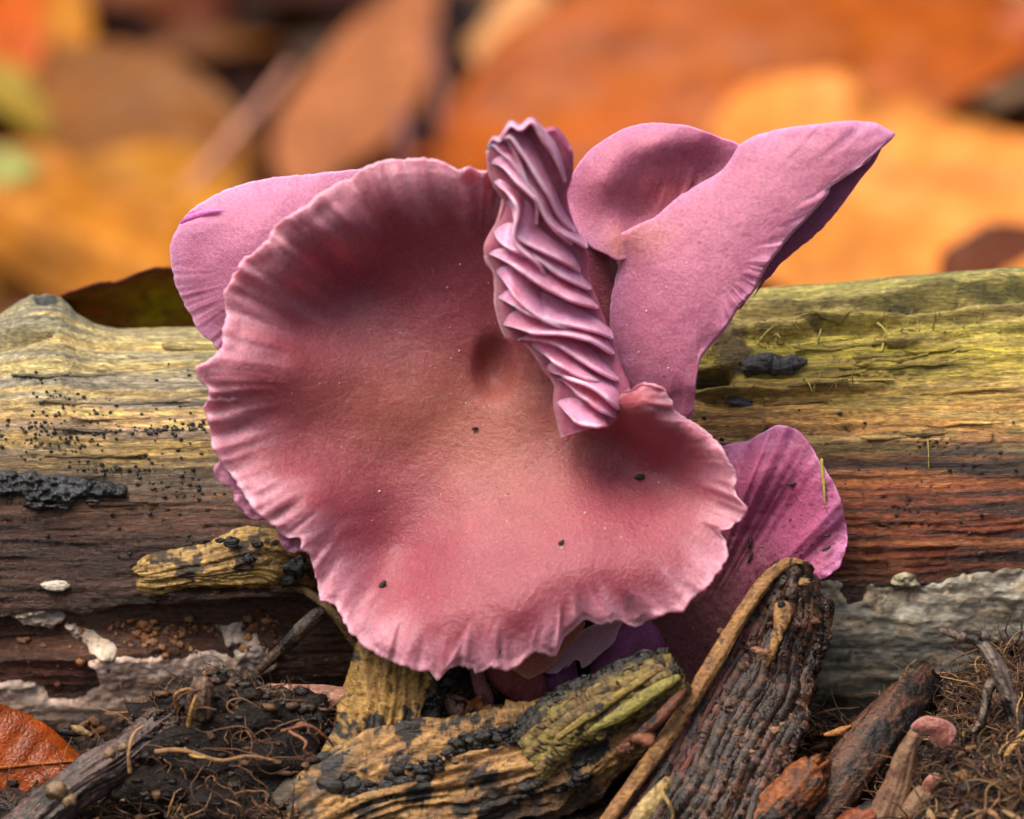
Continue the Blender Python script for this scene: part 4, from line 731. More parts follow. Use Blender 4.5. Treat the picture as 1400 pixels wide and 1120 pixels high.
leaf('orange_leaf', 'deep orange fallen leaf tip poking in at the lower left corner', [(-240, 1082), (-120, 1066), (-20, 1052), (60, 1044), (116, 1040)], 100, -1.3, -1.0, lin(138, 62, 12), lin(160, 88, 34), mat=M_NEAR, lean=.2, curl=-.12, teeth=.03, rough=.4, wp=(.72, 1.0), nv=9, seed=3)
def strip_leaf(name, label, top, bot, col, seed, t=.03, bulge=.12, rough=.5, mat=None):
    o = thing(name, label, 'leaf', W(top[0][0], bot[0][1], top[0][2])); plate('blade', o, top, bot, mat or M_BARK, col, 120, 36, bulge, t, .03, seed, rough); return o
strip_leaf('curled_leaf', 'brown curled dead leaf strip between the soil clump and the rotten branch', [(232, 956, -.5), (320, 940, -.7), (400, 936, -.85), (470, 940, -.9), (500, 946, -.9)], [(230, 960, -.5), (330, 958, -.75), (410, 962, -.95), (470, 974, -1.0), (500, 984, -1.0)], rot_col(lin(164, 118, 98), lin(120, 84, 70), lin(70, 46, 38), 90, .05, .4, 50, 8), 15)
strip_leaf('curled_leaf', 'small curled brown leaf in the dark gap under the big cap', [(600, 940, -.8), (618, 950, -.95), (640, 958, -.9), (650, 985, -.9), (640, 1000, -.9)], [(606, 965, -.85), (614, 980, -1.0), (626, 992, -1.0), (636, 1000, -1.0), (632, 1008, -.95)], rot_col(lin(150, 112, 96), lin(104, 72, 62), BLK, 92, .6, .4, 20, 5), 16)
strip_leaf('curled_leaf', 'orange brown ragged leaf scrap beside the wine red stem pieces under the cap', [(640, 960, -1.0), (660, 952, -1.1), (672, 980, -1.1), (690, 1004, -1.0)], [(630, 1000, -1.1), (648, 1006, -1.2), (664, 1010, -1.2), (684, 1016, -1.1)], rot_col(lin(176, 104, 42), lin(120, 64, 28), BLK, 93, .6, .35, 20, 6), 17)

# dark twig with its clump of soil and rootlets, lower left
dt = thing('dark_stick', 'knobbly dark brown stick slanting up from the bottom edge into the root clump', 'stick', W(60, 1120, -2.2))
tube('stick_wood', [(20, 1150, -2.4, 26), (70, 1104, -2.25, 27), (120, 1066, -2.1, 26), (165, 1040, -1.95, 27), (205, 1006, -1.8, 25), (245, 975, -1.6, 23), (285, 955, -1.4, 18)], M_BARK, dt, rot_col(lin(92, 72, 66), lin(54, 40, 37), lin(22, 17, 15), 95, -.65, .3, 60, 7), 260, 90, .9, rot_disp(.24, 2.2, 65, .30), .36, jag=.25)
for (x, y, r) in ((78, 1082, 14), (150, 1030, 9), (168, 1022, 7), (95, 1095, 10)):
    V, F = blob_geo(W(x, y, -2.45), r / 100, 16, 10, int(x), .6, (1, .7, .9)); raw_mesh('stick_knob', V, F, M_BARK, dt, np.broadcast_to(lin(120, 96, 70), V.shape), np.full(len(V), .45))
cl = thing('root_clump', 'dark clump of wet soil and tangled rootlets beside the rotten branch', 'soil clump', W(330, 1110, -1.8))
def lumps(parent, spots, mat, name, base, amp=.55, seed=0, n=40, m=26):
    J = Join()
    for i, (x, y, d, r, sx, sz) in enumerate(spots):
        V, F = blob_geo(W(x, y, d), r / 100, n, m, seed + i, amp, (sx, .6, sz)); D = V - V.mean(0); V = V + D / (np.linalg.norm(D, axis=1, keepdims=True) + 1e-6) * (.05 * fbm(V[:, 0] * 7, V[:, 1] * 7, V[:, 2] * 7, s=seed, o=3))[:, None]
        J.add(V, F, np.array(base) * (1 + .9 * fbm(V[:, 0] * 6, V[:, 2] * 6, s=seed + i))[:, None], .42)
    o = J.build(name, mat, parent); return o
lumps(cl, [(285, 962, -1.75, 34, 1.1, 1.0), (250, 965, -1.7, 30, 1.2, .8), (322, 958, -1.7, 36, 1.2, .7), (372, 968, -1.6, 34, 1.2, .8), (412, 985, -1.55, 36, 1.1, .8), (230, 1000, -1.8, 34, 1.3, .8), (262, 985, -1.5, 62, 1.2, .7), (310, 965, -1.5, 48, 1.2, .8), (345, 1000, -1.6, 70, 1.3, .8), (400, 1010, -1.5, 60, 1, .8), (280, 1040, -1.8, 66, 1.3, .8), (365, 1060, -1.8, 62, 1.2, .9), (228, 1070, -1.9, 55, 1.2, .8), (300, 1100, -2.0, 60, 1.4, .8), (390, 985, -1.4, 40, 1.2, .7), (430, 1030, -1.4, 44, 1, 1)], M_SOIL, 'soil_lump', lin(27, 19, 16), .6, 100)['kind'] = 'stuff'
tube('root_stub', [(272, 985, -2.0, 15), (274, 960, -2.1, 16), (276, 940, -2.15, 14), (277, 924, -2.15, 9)], M_BARK, cl, rot_col(lin(120, 92, 74), lin(70, 52, 44), BLK, 97, 1.5, .3, 20, 4), 80, 30, .9, rot_disp(.35, 4, 70, .3), .4)
def rootlet_path(x, y, d, L, rnd, dirn=None, curl=1.0):
    a = dirn if dirn is not None else rnd.uniform(0, 2 * math.pi); pts = []; px, py, dd = x, y, d; n = 11; ka = rnd.uniform(-.35, .35) * curl; bow = rnd.uniform(.02, .16)
    for i in range(n):
        pts.append((px, py, dd - bow * math.sin(math.pi * i / (n - 1)))); px += math.cos(a) * L / n; py += math.sin(a) * L / n * .8; a += ka + rnd.gauss(0, .32 * curl); dd += rnd.gauss(0, .015)
    q = np.array(pts); return W(q[:, 0], q[:, 1], q[:, 2])
rr = random.Random(21)
for i in range(34):                                           # rootlets of the clump that can be told apart
    x, y = rr.gauss(335, 62), rr.uniform(945, 1100); d = np.interp(y, [940, 1110], [-1.95, -2.45]) - rr.uniform(0, .2)
    j = Join(); g = rr.uniform(.6, 1.25); r0 = rr.choice((.7, 1.0, 1.3, 1.8)) / 100
    j.tube(rootlet_path(x, y, d, rr.uniform(45, 120), rr, None, 1.1), r0, r0 * .35, np.array(lin(112, 76, 50)) * g, 6, .4); j.build('rootlet', M_BIT, cl)
for (pts, r, c) in (([(242, 968, -2.1), (240, 950, -2.25), (256, 942, -2.3), (268, 946, -2.25)], 3.2, (150, 108, 66)), ([(258, 992, -2.2), (262, 970, -2.35), (268, 950, -2.35)], 4, (164, 122, 70)), ([(178, 1056, -2.4), (176, 1030, -2.5), (182, 1005, -2.45), (196, 992, -2.3)], 3.2, (176, 136, 92)), ([(252, 1024, -2.35), (265, 1034, -2.5), (284, 1036, -2.5)], 3, (186, 152, 84)), ([(212, 1028, -2.4), (250, 1026, -2.45), (300, 1040, -2.5), (340, 1034, -2.5), (384, 1042, -2.3)], 4, (140, 102, 66)), ([(385, 1000, -2.1), (420, 992, -2.2), (445, 1008, -2.1), (456, 1020, -1.9)], 3, (128, 76, 52)), ([(395, 1000, -2.2), (418, 1014, -2.3), (416, 1026, -2.3), (432, 1036, -2.2)], 2.6, (140, 92, 62))):
    q = catmull(pts, 24); j = Join(); j.tube(W(q[:, 0], q[:, 1], q[:, 2]), r / 100, r / 200, lin(*c), 7, .4); j.build('rootlet', M_BIT, cl)

# right hand corner: orange brown twigs, young mushroom, dark forked twig
o = thing('brown_stick', 'thick smooth orange brown stick end pointing up at the grey crust', 'stick', W(1150, 1100, -1.6))
tube('stick_wood', [(1110, 1130, -1.85, 34), (1150, 1070, -1.7, 34), (1190, 1015, -1.5, 34), (1220, 978, -1.25, 31), (1248, 948, -.85, 26), (1268, 928, -.5, 18)], M_ROT, o, rot_col(lin(98, 64, 46), lin(50, 28, 21), lin(20, 13, 11), 110, -.95, .02, 110, 4), 180, 60, .8, rot_disp(.10, 1.2, 80, .12), .28, jag=.3)
o = thing('orange_stick', 'shorter glossy orange brown stick with a rounded end beside the bark slab', 'stick', W(1050, 1120, -2.0))
tube('stick_wood', [(1020, 1160, -2.3, 28), (1060, 1110, -2.2, 30), (1085, 1085, -2.1, 30), (1108, 1060, -2.0, 27), (1118, 1052, -1.95, 18)], M_ROT, o, rot_col(lin(140, 76, 26), lin(84, 46, 24), lin(28, 18, 14), 112, -.8, .05, 40, 6), 150, 60, .85, rot_disp(.22, 2.6, 85, .2), .28, jag=.4)
o = thing('orange_stick', 'knobbly rust red stick end at the bottom edge under the young mushroom', 'stick', W(1180, 1120, -2.3))
tube('stick_wood', [(1130, 1160, -2.4, 22), (1165, 1128, -2.35, 20), (1190, 1112, -2.3, 16), (1202, 1106, -2.28, 8)], M_ROT, o, rot_col(lin(140, 68, 34), lin(90, 42, 24), BLK, 114, -.5, .3, 30, 6), 80, 36, .85, rot_disp(.3, 3, 88, .14), .4)
def mush_col(a, b): return lambda px, py, u, v, P: mix(np.array(a), np.array(b), sst(-.2, .4, fbm(px / 16, py / 16, s=14)))
ym = thing('young_mushroom', 'small pinkish young mushroom with a curled cap bending over on a pale stalk', 'mushroom', W(1215, 1115, -2.2))
tube('stem', [(1204, 1135, -2.25, 26), (1216, 1100, -2.3, 23), (1228, 1068, -2.36, 18), (1236, 1040, -2.4, 15), (1244, 1018, -2.42, 11), (1254, 1000, -2.44, 10)], M_STEM, ym, mush_col((.23, .135, .075), (.13, .065, .035)), 150, 48, .8, rot_disp(.22, 2.2, 90, .20), .42)
YC = [(1244, 1004), (1246, 992), (1254, 984), (1266, 979), (1280, 981), (1294, 985), (1304, 992), (1308, 1001), (1305, 1011), (1298, 1019), (1288, 1024), (1279, 1021), (1272, 1013), (1277, 1005), (1268, 1000), (1258, 1003), (1251, 1012)]
small_cap('cap', ym, (1270, 992), YC, tps([(1244, 1000, .02), (1256, 994, .14), (1268, 981, .05), (1280, 995, .20), (1304, 993, .05), (1294, 1010, .16), (1286, 1023, .02), (1276, 1006, .0), (1252, 1010, .05)]), -2.42, M_LILAC, (.30, .12, .095), (.40, .20, .165), 71, (.05, .10), 160, 40, .6, lambda px, py, th, q, rr: .02 * fbm(px / 7, py / 7, s=5), .36)
V, F = blob_geo(W(1252, 998, -2.60), .045, 12, 8, 3, .4, (1, .4, .7)); raw_mesh('dark_spot', V, F, M_BLACK, ym, np.broadcast_to(lin(50, 34, 34), V.shape), np.full(len(V), .4))
ym = thing('young_mushroom', 'tiny tan button mushroom low beside the curled young one', 'mushroom', W(1262, 1110, -2.4))
tube('stem', [(1244, 1124, -2.40, 22), (1256, 1096, -2.44, 17), (1268, 1078, -2.47, 11)], M_STEM, ym, mush_col((.22, .13, .07), (.13, .065, .035)), 70, 36, .9, rot_disp(.22, 2.2, 94, .18), .45)
BC = [(1260, 1080), (1262, 1070), (1270, 1060), (1280, 1057), (1287, 1062), (1286, 1070), (1278, 1078), (1270, 1084)]
small_cap('cap', ym, (1273, 1070), BC, tps([(1260, 1080, .0), (1273, 1069, .14), (1284, 1060, .02), (1286, 1070, .02), (1268, 1061, .04), (1272, 1083, .02)]), -2.5, M_LILAC, (.32, .15, .10), (.38, .20, .14), 73, (.05, .10), 90, 24, .5, lambda px, py, th, q, rr: .02 * fbm(px / 6, py / 6, s=6), .45)

ft = thing('forked_twig', 'dark grey forked twig leaning across the grey crust at the right', 'twig', W(1390, 1000, -1.6))
tcol = rot_col(lin(112, 98, 88), lin(70, 60, 56), BLK, 120, 1.0, .25, 40, 4)
tube('twig_stem', [(1405, 1030, -1.9, 9), (1392, 992, -1.9, 10), (1378, 950, -1.9, 11), (1364, 915, -1.85, 11), (1350, 890, -1.75, 9), (1336, 876, -1.6, 8), (1312, 870, -1.4, 6), (1284, 861, -1.1, 3)], M_BARK, ft, tcol, 200, 28, 1, rot_disp(.25, 4, 96, .25), .4)
tube('side_twig', [(1366, 930, -1.8, 7), (1352, 940, -1.75, 7), (1348, 962, -1.75, 6), (1340, 985, -1.8, 5), (1330, 1002, -1.85, 3)], M_BARK, ft, tcol, 90, 20, 1, rot_disp(.25, 4, 97, .25), .4)
tube('side_twig', [(1340, 880, -1.65, 6), (1346, 870, -1.7, 7), (1344, 862, -1.7, 4)], M_BARK, ft, tcol, 40, 16, 1, rot_disp(.25, 4, 98, .25), .4)
gs = thing('frayed_stalk', 'pale frayed straw stalk at the right edge among the rootlets', 'stalk', W(1345, 1060, -2.1))
for k_, (pts, c) in enumerate((([(1330, 1066, -2.2, 6), (1358, 1042, -2.25, 6), (1380, 1022, -2.25, 4), (1402, 998, -2.2, 2)], (190, 130, 80)), ([(1358, 1060, -2.25, 7), (1374, 1040, -2.3, 5), (1390, 1014, -2.3, 3), (1402, 1000, -2.25, 2)], (178, 140, 80)), ([(1366, 1068, -2.2, 5), (1382, 1042, -2.25, 4), (1398, 1012, -2.25, 2)], (150, 104, 70)))):
    tube('stalk_fibre', pts, M_BIT, gs, lin(*c), 50, 12, .6, rot_disp(.2, 3, 99 + k_, .2))
og = thing('orange_flake', 'thin orange brown leaf flake in the gap right of the bark slab', 'leaf flake', W(1150, 1005, -1.3))
plate('flake', og, [(1126, 1004, -1.5), (1144, 996, -1.55), (1164, 992, -1.55)], [(1128, 1007, -1.5), (1146, 1005, -1.58), (1164, 993, -1.56)], M_BIT, lambda px, py, s, l, P: np.array(lin(158, 104, 52)) * np.ones(px.shape + (3,)), 40, 10, .02, .02, .01, 3)

# rootlets, crumbs and shreds too many to count
def scatter(name, label, n, regions, rnd, kind='root'):
    J = Join()
    for _ in range(n):
        (x0, x1, y0, y1, w) = rnd.choices(regions, [q[4] for q in regions])[0]; x, y = rnd.uniform(x0, x1), rnd.uniform(y0, y1)
        # depth where the ray meets the soil
        ys = np.linspace(-3.6, .6, 60); Pt = W(x, y, ys); below = Pt[:, 2] < floor_z(Pt[:, 0], Pt[:, 1]); d = ys[np.argmax(below)] if below.any() else .3
        if kind == 'root':
            r0 = rnd.choice((.5, .7, .9, 1.2, 1.6, 2.4)) / 100; pal = rnd.choice(((126, 88, 60), (96, 64, 46), (150, 112, 74), (60, 44, 36), (176, 138, 92), (110, 70, 56)))
            J.tube(rootlet_path(x, y, d - .06 - rnd.random() * .16, rnd.uniform(18, 90), rnd, None, .65), r0, r0 * .4, np.array(lin(*pal)) * rnd.choice((.25, .4, .55, .8, 1.0)), 4, .4)
        else:
            r = rnd.choice((2, 3, 4, 5, 7, 10)) / 100; pal = rnd.choice(((40, 29, 24), (60, 42, 33), (30, 22, 19), (104, 72, 48), (70, 54, 47)))
            V, F = blob_geo(W(x, y, d), r, 8, 6, rnd.randrange(999), .7, (rnd.uniform(.8, 1.6), .8, rnd.uniform(.5, 1))); J.add(V, F, np.array(lin(*pal)) * rnd.uniform(.5, 1.1), .28)
    o = J.build(name, M_BIT if kind == 'root' else M_SOIL); o['kind'] = 'stuff'; o['label'] = label
RG = [(1090, 1420, 985, 1125, 5), (1240, 1420, 930, 1010, 2.4), (1340, 1420, 880, 960, 1.2), (90, 470, 1040, 1125, 3.2), (180, 470, 960, 1050, 1.0), (480, 700, 940, 1000, .3), (1020, 1130, 940, 1060, .4), (-20, 150, 1010, 1125, .6)]
scatter('root_litter', 'tangle of fine dead rootlets over the soil', 2200, RG, random.Random(31))
CLV = np.vstack([np.array([v.co for v in o_.data.vertices]) + np.array(cl.matrix_basis.translation) for o_ in cl.children if o_.name.startswith('soil_lump')])
J = Join(); rq = random.Random(44)
for i in range(2600):
    p = CLV[rq.randrange(len(CLV))]; r = rq.choice((1, 1.5, 2, 2.5, 3.5, 5, 7)) / 100; V, F = blob_geo(p + np.array([rq.gauss(0, .02), -.02, .01]), r, 7, 5, rq.randrange(99), .8, (rq.uniform(.7, 1.9), .8, rq.uniform(.5, 1)))
    J.add(V, F, np.array(lin(*rq.choice(((44, 32, 26), (26, 19, 17), (74, 52, 40), (104, 74, 50), (58, 50, 48))))) * rq.uniform(.6, 1.1), .3)
for i in range(700):
    p = CLV[rq.randrange(len(CLV))]; n_ = 8; a_ = rq.uniform(0, 6.28); pts = [p]; L_ = rq.uniform(.12, .6)
    for k_ in range(n_): a_ += rq.gauss(0, .45); pts.append(pts[-1] + np.array([math.cos(a_), rq.gauss(-.06, .25), math.sin(a_)]) * L_ / n_)
    J.tube(np.array(pts) + np.array([0, -.05, 0]), rq.choice((.006, .009, .012)), .004, np.array(lin(*rq.choice(((120, 84, 56), (70, 48, 38), (150, 112, 72), (46, 34, 30))))) * rq.uniform(.5, 1), 4, .4)
J.build('clinging_crumbs', M_BIT, cl)['kind'] = 'stuff'
scatter('soil_crumbs', 'wet dark crumbs of soil and bark over the ground', 2400, RG + [(-20, 1420, 985, 1125, 3)], random.Random(32), 'crumb')

J = Join(); rs = random.Random(57)
for i in range(520):
    (x0, x1, y0, y1, w_) = rs.choices(RG + [(-20, 1420, 990, 1125, 4)], [q[4] for q in RG] + [4])[0]; x, y = rs.uniform(x0, x1), rs.uniform(y0, y1)
    ys = np.linspace(-3.6, .6, 60); Pt = W(x, y, ys); below = Pt[:, 2] < floor_z(Pt[:, 0], Pt[:, 1]); d = ys[np.argmax(below)] if below.any() else .3
    L_ = rs.uniform(.08, .42); w_ = L_ * rs.uniform(.08, .4); a_ = rs.uniform(0, 6.28); u_ = np.array([math.cos(a_), rs.uniform(-.5, .5), math.sin(a_) * .8]); v_ = np.array([-math.sin(a_), rs.uniform(-.7, .1), math.cos(a_)])
    t_ = np.linspace(-.5, .5, 7); wd_ = w_ * np.array([.3, .8, 1, .9, 1, .7, .15]) * np.array([rs.uniform(.7, 1.3) for _ in range(7)]); c0 = W(x, y, d - rs.uniform(.04, .2)); bow = rs.uniform(-.3, .5)
    G = np.stack([c0 + t_[:, None] * L_ * u_ + k_ * wd_[:, None] * v_ + (bow * L_ * (t_ ** 2))[:, None] * np.array([0, 1, 0]) + np.array([0, .012 * (1 if z_ else -1), 0]) for k_, z_ in ((-.5, 0), (.5, 0), (.5, 1), (-.5, 1))], 1)
    J.add(G, grid_faces(7, 4, False, True), np.array(lin(*rs.choice(((84, 56, 40), (50, 35, 29), (128, 88, 54), (160, 116, 76), (96, 44, 34), (36, 28, 26), (176, 140, 96), (110, 84, 74))))) * rs.uniform(.45, 1.0), rs.choice((.25, .35, .5)))
o = J.build('wood_shreds', M_BIT, None, False); o['kind'] = 'stuff'; o['label'] = 'little chips and shreds of bark and leaf strewn over the soil'

# small bits lying on the log and on the caps
def bit(name, label, cat, spots, col, rough=.35, group=None, sq=(1.3, .5, .7), rot=0.0, amp=.6, n=26, m=16, seed=0):
    J = Join()
    for i, (x, y, d, r) in enumerate(spots):
        V, F = blob_geo((0, 0, 0), r / 100, n, m, seed + i, amp, sq); ca, sa = math.cos(rot), math.sin(rot); V = np.stack([V[:, 0] * ca - V[:, 2] * sa, V[:, 1], V[:, 0] * sa + V[:, 2] * ca], -1) + W(x, y, d)
        J.add(V, F, np.array(lin(*col)) * (1 + .5 * fbm(V[:, 0] * 9, V[:, 2] * 9, s=3))[:, None], rough)
    return tag(J.build(name, M_BLACK), label, cat, group)
def lp(px, py, lift=.04): return float(log_point(px, py, lift)[..., 1])
bit('charred_flake', 'knobbly charred black flake on the yellow wood right of the mushrooms', 'flake', [(1030, 501, lp(1030, 501), 17), (1048, 496, lp(1048, 496, .08), 18), (1066, 500, lp(1066, 500, .07), 18), (1084, 497, lp(1084, 497), 14), (1096, 495, lp(1096, 495), 7)], (66, 66, 70), .4, sq=(1.1, .6, .75), seed=5)
bit('charred_flake', 'smaller thin grey black flake just below the charred lump', 'flake', [(1010, 550, lp(1010, 550, .06), 15)], (78, 78, 84), .4, sq=(1.3, .4, .42), rot=-.15, seed=9)
bit('pale_flake', 'small pale oval flake stuck on the dark left side of the log', 'flake', [(76, 801, lp(76, 801, .04), 15)], (206, 196, 180), .5, sq=(1.35, .25, .5), amp=.25, seed=2)
def on_main(px, py, lift): return -.75 - float(main_h(px, py)) - lift
for (x, y, r, rot, lab) in ((875, 652, 6, .3, 'black grain on the right part of the pink cap below the fold'), (523, 800, 6.5, .9, 'grey black grain low on the left part of the pink cap'), (649, 586, 4, 0, 'tiny dark grain near the middle of the pink cap'), (767, 742, 4.5, .9, 'small dark grain in the lower right of the pink cap'), (682, 890, 4.5, 1.5, 'dark grain in a groove at the bottom rim of the pink cap')):
    bit('dirt_grain', lab, 'grain', [(x, y, on_main(x, y, .02), r)], (34, 26, 26), .4, 'dirt grains on the pink cap', (1.1, .5, .6), rot, .5, 12, 8, int(x))
bit('amber_crumb', 'orange crumb on the tan centre of the pink cap', 'crumb', [(542, 555, on_main(542, 555, .01), 4.5)], (196, 104, 34), .4, None, (1, .5, .9), 0, .5, 12, 8, 3)
J = Join(); rg = random.Random(91)
for i in range(150):
    px, py = rg.uniform(330, 1000), rg.uniform(250, 900)
    if polydist(np.array(px), np.array(py), MAIN) < 90: continue
    h = float(main_h(px, py)) + float(main_groove(np.array(px), np.array(py), 0.0, np.array(.3), 0)); r = rg.choice((.7, .9, 1.2, 1.6)) / 100
    V, F = blob_geo(W(px, py, -.75 - h - .003), r, 7, 5, i, .5, (1, .6, 1)); J.add(V, F, np.array(rg.choice(((.72, .50, .46), (.80, .60, .50), (.62, .36, .34), (.10, .06, .05), (.45, .24, .10)))), .35)
J.build('cap_granules', M_BIT, mush)['kind'] = 'stuff'
J = Join()
for i in range(90):
    px, py = rg.uniform(840, 1200), rg.uniform(180, 540)
    if polydist(np.array(px), np.array(py), LOB) < 12: continue
    r = rg.choice((.6, .8, 1.0, 1.3)) / 100; V, F = blob_geo(W(px, py, -.45 - float(lob_h(px, py)) - .006), r, 7, 5, i, .5, (1, .6, 1)); J.add(V, F, np.array(rg.choice(((.75, .55, .58), (.80, .62, .60), (.30, .16, .14)))), .35)
J.build('cap_granules', M_BIT, ur)['kind'] = 'stuff'
ndl = thing('needle', 'thin yellow green needle hanging at the edge of the dirty purple cap', 'needle', W(1124, 630, -.5))
tube('needle_blade', [(1123, 626, -.50, 2.2), (1125, 650, -.56, 2.6), (1127, 672, -.6, 2.0), (1128, 690, -.62, .6)], M_BIT, ndl, lin(172, 158, 66), 40, 8)
gr = random.Random(4)
for (x, y, r, lab) in ((1032, 647, 6, 'black oval fleck alone on the upper left of the dirty purple cap'), (1082, 662, 6, 'long black fleck near the middle fold of the dirty purple cap'), (1131, 700, 6, 'black fleck just below the needle on the dirty purple cap'), (1084, 710, 4, 'small black fleck above the bark slab tip on the purple cap'), (1131, 732, 5, 'black fleck near the outer rim of the purple cap'), (1130, 750, 6, 'lowest black fleck near the outer rim of the purple cap'), (1026, 742, 7, 'upper of two black clots in the dark throat of the purple cap'), (1026, 762, 6, 'lower of two black clots in the dark throat of the purple cap')):
    h = float(lr_h(x, y)); bit('dirt_speck', lab, 'speck', [(x, y, -.15 - h - .02, r)], (40, 26, 26), .45, 'flecks of dirt on the dirty purple cap', (1.2, .4, .4), gr.uniform(0, 1.5), .5, 10, 7, int(x))
# curled half green leaf behind the log, left
def behind_col(px, py, s, l, P):
    c = mix(np.array(lin(132, 92, 22)), np.array(lin(150, 146, 14)), np.exp(-((px - 215) / 34) ** 2 - ((py - 415) / 22) ** 2) * 1.0 + .5 * sst(.0, .5, fbm(px / 40, py / 20, s=3)))
    c = mix(c, np.array(lin(92, 60, 20)), sst(0, .5, fbm(px / 22, py / 14, s=5)) * .6); c = mix(c, np.array(lin(170, 84, 36)), np.exp(-((px - 130) / 9) ** 2 - ((py - 424) / 6) ** 2)); return mix(c, np.array(lin(112, 60, 34)), sst(.12, .02, s))
o = thing('curled_leaf', 'brown and yellow green curled leaf lying behind the log next to its knot', 'leaf', W(170, 450, 4))
plate('blade', o, [(84, 404, 3.4), (130, 388, 3.2), (160, 384, 3.2), (215, 366, 3.2), (265, 372, 3.3), (310, 380, 3.5)], [(84, 412, 4.0), (130, 452, 4.4), (170, 468, 4.4), (215, 472, 4.4), (265, 472, 4.4), (310, 470, 4.4)], M_NEAR, behind_col, 120, 50, -.5, .03, .06, 19, .5)

# ------------------------------------------------------------------ the leaves far behind, out of focus
def Yb(py): return 42 + (400 - py) * .075
FL = 'fallen autumn leaves on the bank behind the log'
def far_leaf(label, pts, width, col, vein, dy=0.0, lean=0.0, curl=.12, y=None, tip=None, wp=(.75, .8), seed=0, fold=0.0, name='fallen_leaf', sag=0.0, rough=.5):
    y0 = (y if y is not None else Yb(pts[0][1])) + dy; y1 = (tip if tip is not None else (y if y is not None else Yb(pts[-1][1]))) + dy
    return leaf(name, label, pts, width, y0, y1, col, vein, FL, M_LEAF, curl, 0, .05, 60, 30, .04, 9, seed, wp, lean, rough, fold, 'leaf', sag)
far_leaf('broad dark orange beech leaf standing behind the two-lobed lilac mushroom', [(1420, 40), (1250, 50), (1050, 70), (850, 120), (700, 190), (600, 235)], 165, lin(172, 86, 0), lin(190, 106, 10), 0, 2.5, .10, 54, 50, (.9, .7), 1)
far_leaf('huge bright light orange leaf lying behind the right end of the log', [(965, 178), (1080, 245), (1240, 290), (1450, 300), (1700, 305)], 165, lin(228, 152, 70), lin(242, 180, 104), 0, 3.0, .10, 46, 44, (.62, .7), 2)
far_leaf('yellow ochre leaf with pale streaks at the left edge above the knot', [(-160, 470), (-20, 400), (110, 330), (230, 270), (330, 235)], 120, lin(188, 128, 26), lin(236, 186, 96), 0, 1.5, .12, 45, 49, (.62, .75), 3)
far_leaf('second yellow ochre leaf lower down behind the knot of the log', [(-80, 250), (40, 290), (160, 340), (260, 400), (330, 440)], 95, lin(178, 114, 20), lin(224, 166, 70), 0, 2.0, .1, 47, 43, (.7, .75), 4)
far_leaf('brown gold leaf with a dull centre in the upper left', [(20, 160), (110, 150), (210, 170), (300, 215), (370, 270)], 92, lin(134, 84, 30), lin(158, 106, 50), 0, 1.5, .15, 58, 53, (.7, .8), 5)
far_leaf('deep orange leaf in the top left corner', [(-60, 120), (-10, 60), (30, 10), (50, -60)], 62, lin(200, 96, 16), lin(214, 120, 40), 0, 1, .1, 60, 64, (.7, .8), 6)
far_leaf('narrow golden leaf at the top beside the top left corner leaf', [(92, 72), (95, 30), (92, -10), (85, -60)], 34, lin(200, 136, 44), lin(216, 160, 80), 0, .5, .1, 60, 64, (.7, .8), 7)
far_leaf('small olive yellow leaf at the far left edge', [(-30, 90), (10, 120), (40, 150), (70, 190)], 30, lin(160, 138, 44), lin(180, 160, 70), 0, .5, .1, 55, 53, (.7, .8), 8)
far_leaf('pale green leaf patch peeping at the left edge', [(-40, 220), (-10, 225), (25, 228), (55, 236)], 26, lin(160, 170, 100), lin(180, 186, 130), -3, .5, .1, 46, 46, (.7, .8), 9)
far_leaf('long pale pinkish tan leaf standing diagonally above the big cap', [(395, 262), (440, 190), (500, 110), (550, 40), (600, -50)], 76, lin(172, 110, 70), lin(192, 136, 100), 0, 1.5, .16, 52, 62, (.8, .8), 10)
far_leaf('pale beige leaf at the top right of the diagonal tan leaf', [(690, 110), (705, 60), (720, 10), (735, -60)], 62, lin(208, 158, 106), lin(222, 180, 136), 0, 1, .1, 58, 63, (.6, .8), 11)
far_leaf('rusty orange leaf under the diagonal tan leaf just above the big cap', [(380, 250), (450, 235), (530, 225), (620, 215)], 34, lin(184, 92, 26), lin(200, 116, 50), 1, .8, .1, 54, 54, (.8, .8), 12)
far_leaf('dull brown leaf at the top right corner', [(1440, 100), (1370, 60), (1290, 30), (1200, 10)], 52, lin(150, 78, 40), lin(172, 106, 70), 2, 1, .1, 62, 64, (.7, .8), 13)
far_leaf('pinkish brown folded leaf edge at the right above the bright leaf', [(1270, 125), (1330, 85), (1390, 40), (1450, -10)], 26, lin(196, 112, 84), lin(210, 140, 110), -2, .5, .1, 54, 57, (.8, .8), 14)
far_leaf('beige leaf in the top right corner', [(1270, -10), (1340, -4), (1420, -20)], 26, lin(204, 150, 100), lin(220, 176, 130), 0, .5, .1, 64, 65, (.8, .8), 15)
far_leaf('dark brown crumpled leaf at the right edge just above the log', [(1290, 395), (1330, 360), (1375, 335), (1440, 320)], 40, lin(96, 48, 24), lin(150, 96, 66), -8, 1, .5, 36, 36, (.7, .8), 16)
far_leaf('grey brown leaf at the right edge below the pinkish fold', [(1330, 130), (1380, 112), (1450, 95)], 24, lin(140, 112, 92), lin(160, 134, 112), -1, .5, .1, 52, 53, (.8, .8), 17)
far_leaf('leaf painted dark maroon as if shaded at the top left of the centre', [(240, 150), (310, 90), (370, 40), (430, -30)], 80, lin(58, 26, 20), lin(76, 38, 32), 6, 1, .1, 64, 70, (.7, .8), 18)  # shade put into this leaf's dark colour
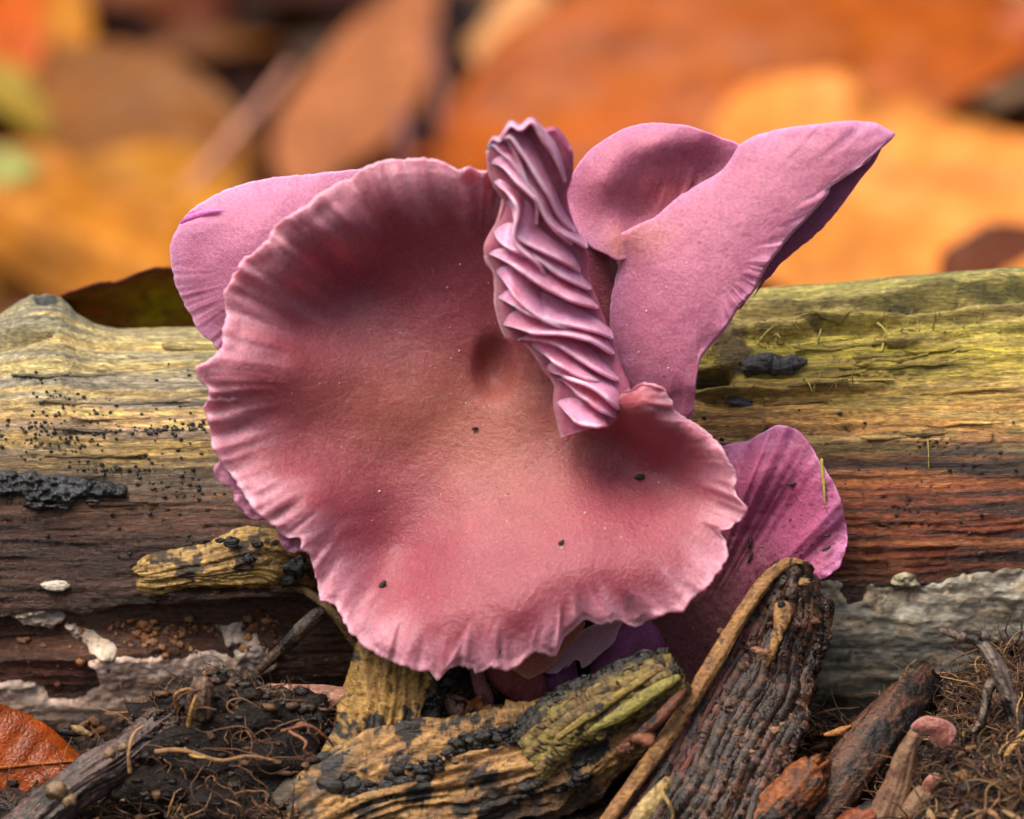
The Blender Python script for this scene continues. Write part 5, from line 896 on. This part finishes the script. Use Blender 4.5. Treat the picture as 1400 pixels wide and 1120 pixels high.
far_leaf('leaf painted dim reddish brown as if shaded above the brown gold leaf', [(150, 110), (230, 80), (310, 70), (400, 90)], 46, lin(92, 44, 26), lin(110, 60, 42), 5, 1, .1, 66, 66, (.7, .8), 19)  # dim brown carries the shade in the colour itself
def stalk(label, pts, col):
    o = thing('leaf_stalk', label, 'stalk', W(pts[0][0], pts[0][1], pts[0][2]), 'bare leaf stalks on the bank behind'); tube('stalk_stem', pts, M_BIT, o, np.array(lin(*col)), 60, 14)
stalk('pale pinkish stalk slanting across the gap left of the tan leaf', [(255, 262, 48, 15), (300, 210, 49, 15), (350, 152, 50, 14), (400, 90, 52, 13)], (196, 136, 112))
stalk('upright reddish brown stalk in the dark gap right of the tan leaf', [(612, 240, 54, 17), (606, 170, 55, 18), (598, 100, 56, 18), (585, 30, 57, 14)], (128, 70, 54))
stalk('short purplish brown stalk just above the top of the big cap', [(556, 240, 52, 18), (552, 200, 52, 19), (550, 150, 53, 15)], (122, 70, 66))
# the rest of the litter: one mass of leaves covering the bank
J = Join(); lr2 = random.Random(77)
for i in range(900):
    px = lr2.uniform(-500, 1900); Y = lr2.uniform(30, 130); x = (px - 700) / 100 * (60 + Y) / 60; z = float(floor_z(np.array(x), np.array(Y))) + lr2.uniform(.05, .5)
    L = lr2.uniform(4, 8); w = L * lr2.uniform(.26, .4); a = lr2.uniform(0, 6.28); tl = lr2.uniform(-.3, .6); U, Sx = np.meshgrid(np.linspace(0, 1, 9), np.linspace(-1, 1, 5), indexing='ij')
    lx_ = (U - .5) * L; ly_ = Sx * w * np.sin(np.pi * U ** .8) ** .8; lz_ = .25 * w * Sx ** 2 * lr2.uniform(-1, 1.5) + .12 * L * np.sin(np.pi * U) * lr2.uniform(-1, 1)
    X = lx_ * math.cos(a) - ly_ * math.sin(a); Yq = lx_ * math.sin(a) + ly_ * math.cos(a); Z = lz_ + Yq * tl
    pal = lr2.choice(((120, 60, 26), (90, 48, 30), (150, 84, 30), (70, 38, 28), (160, 104, 54), (104, 66, 44)))
    J.add(np.stack([x + X, Y + Yq, z + Z], -1), grid_faces(9, 5), np.array(lin(*pal)) * lr2.uniform(.15, .75), .5)
o = J.build('leaf_litter', M_LEAF); o['kind'] = 'stuff'; o['label'] = 'brown leaf litter covering the bank far behind the log'
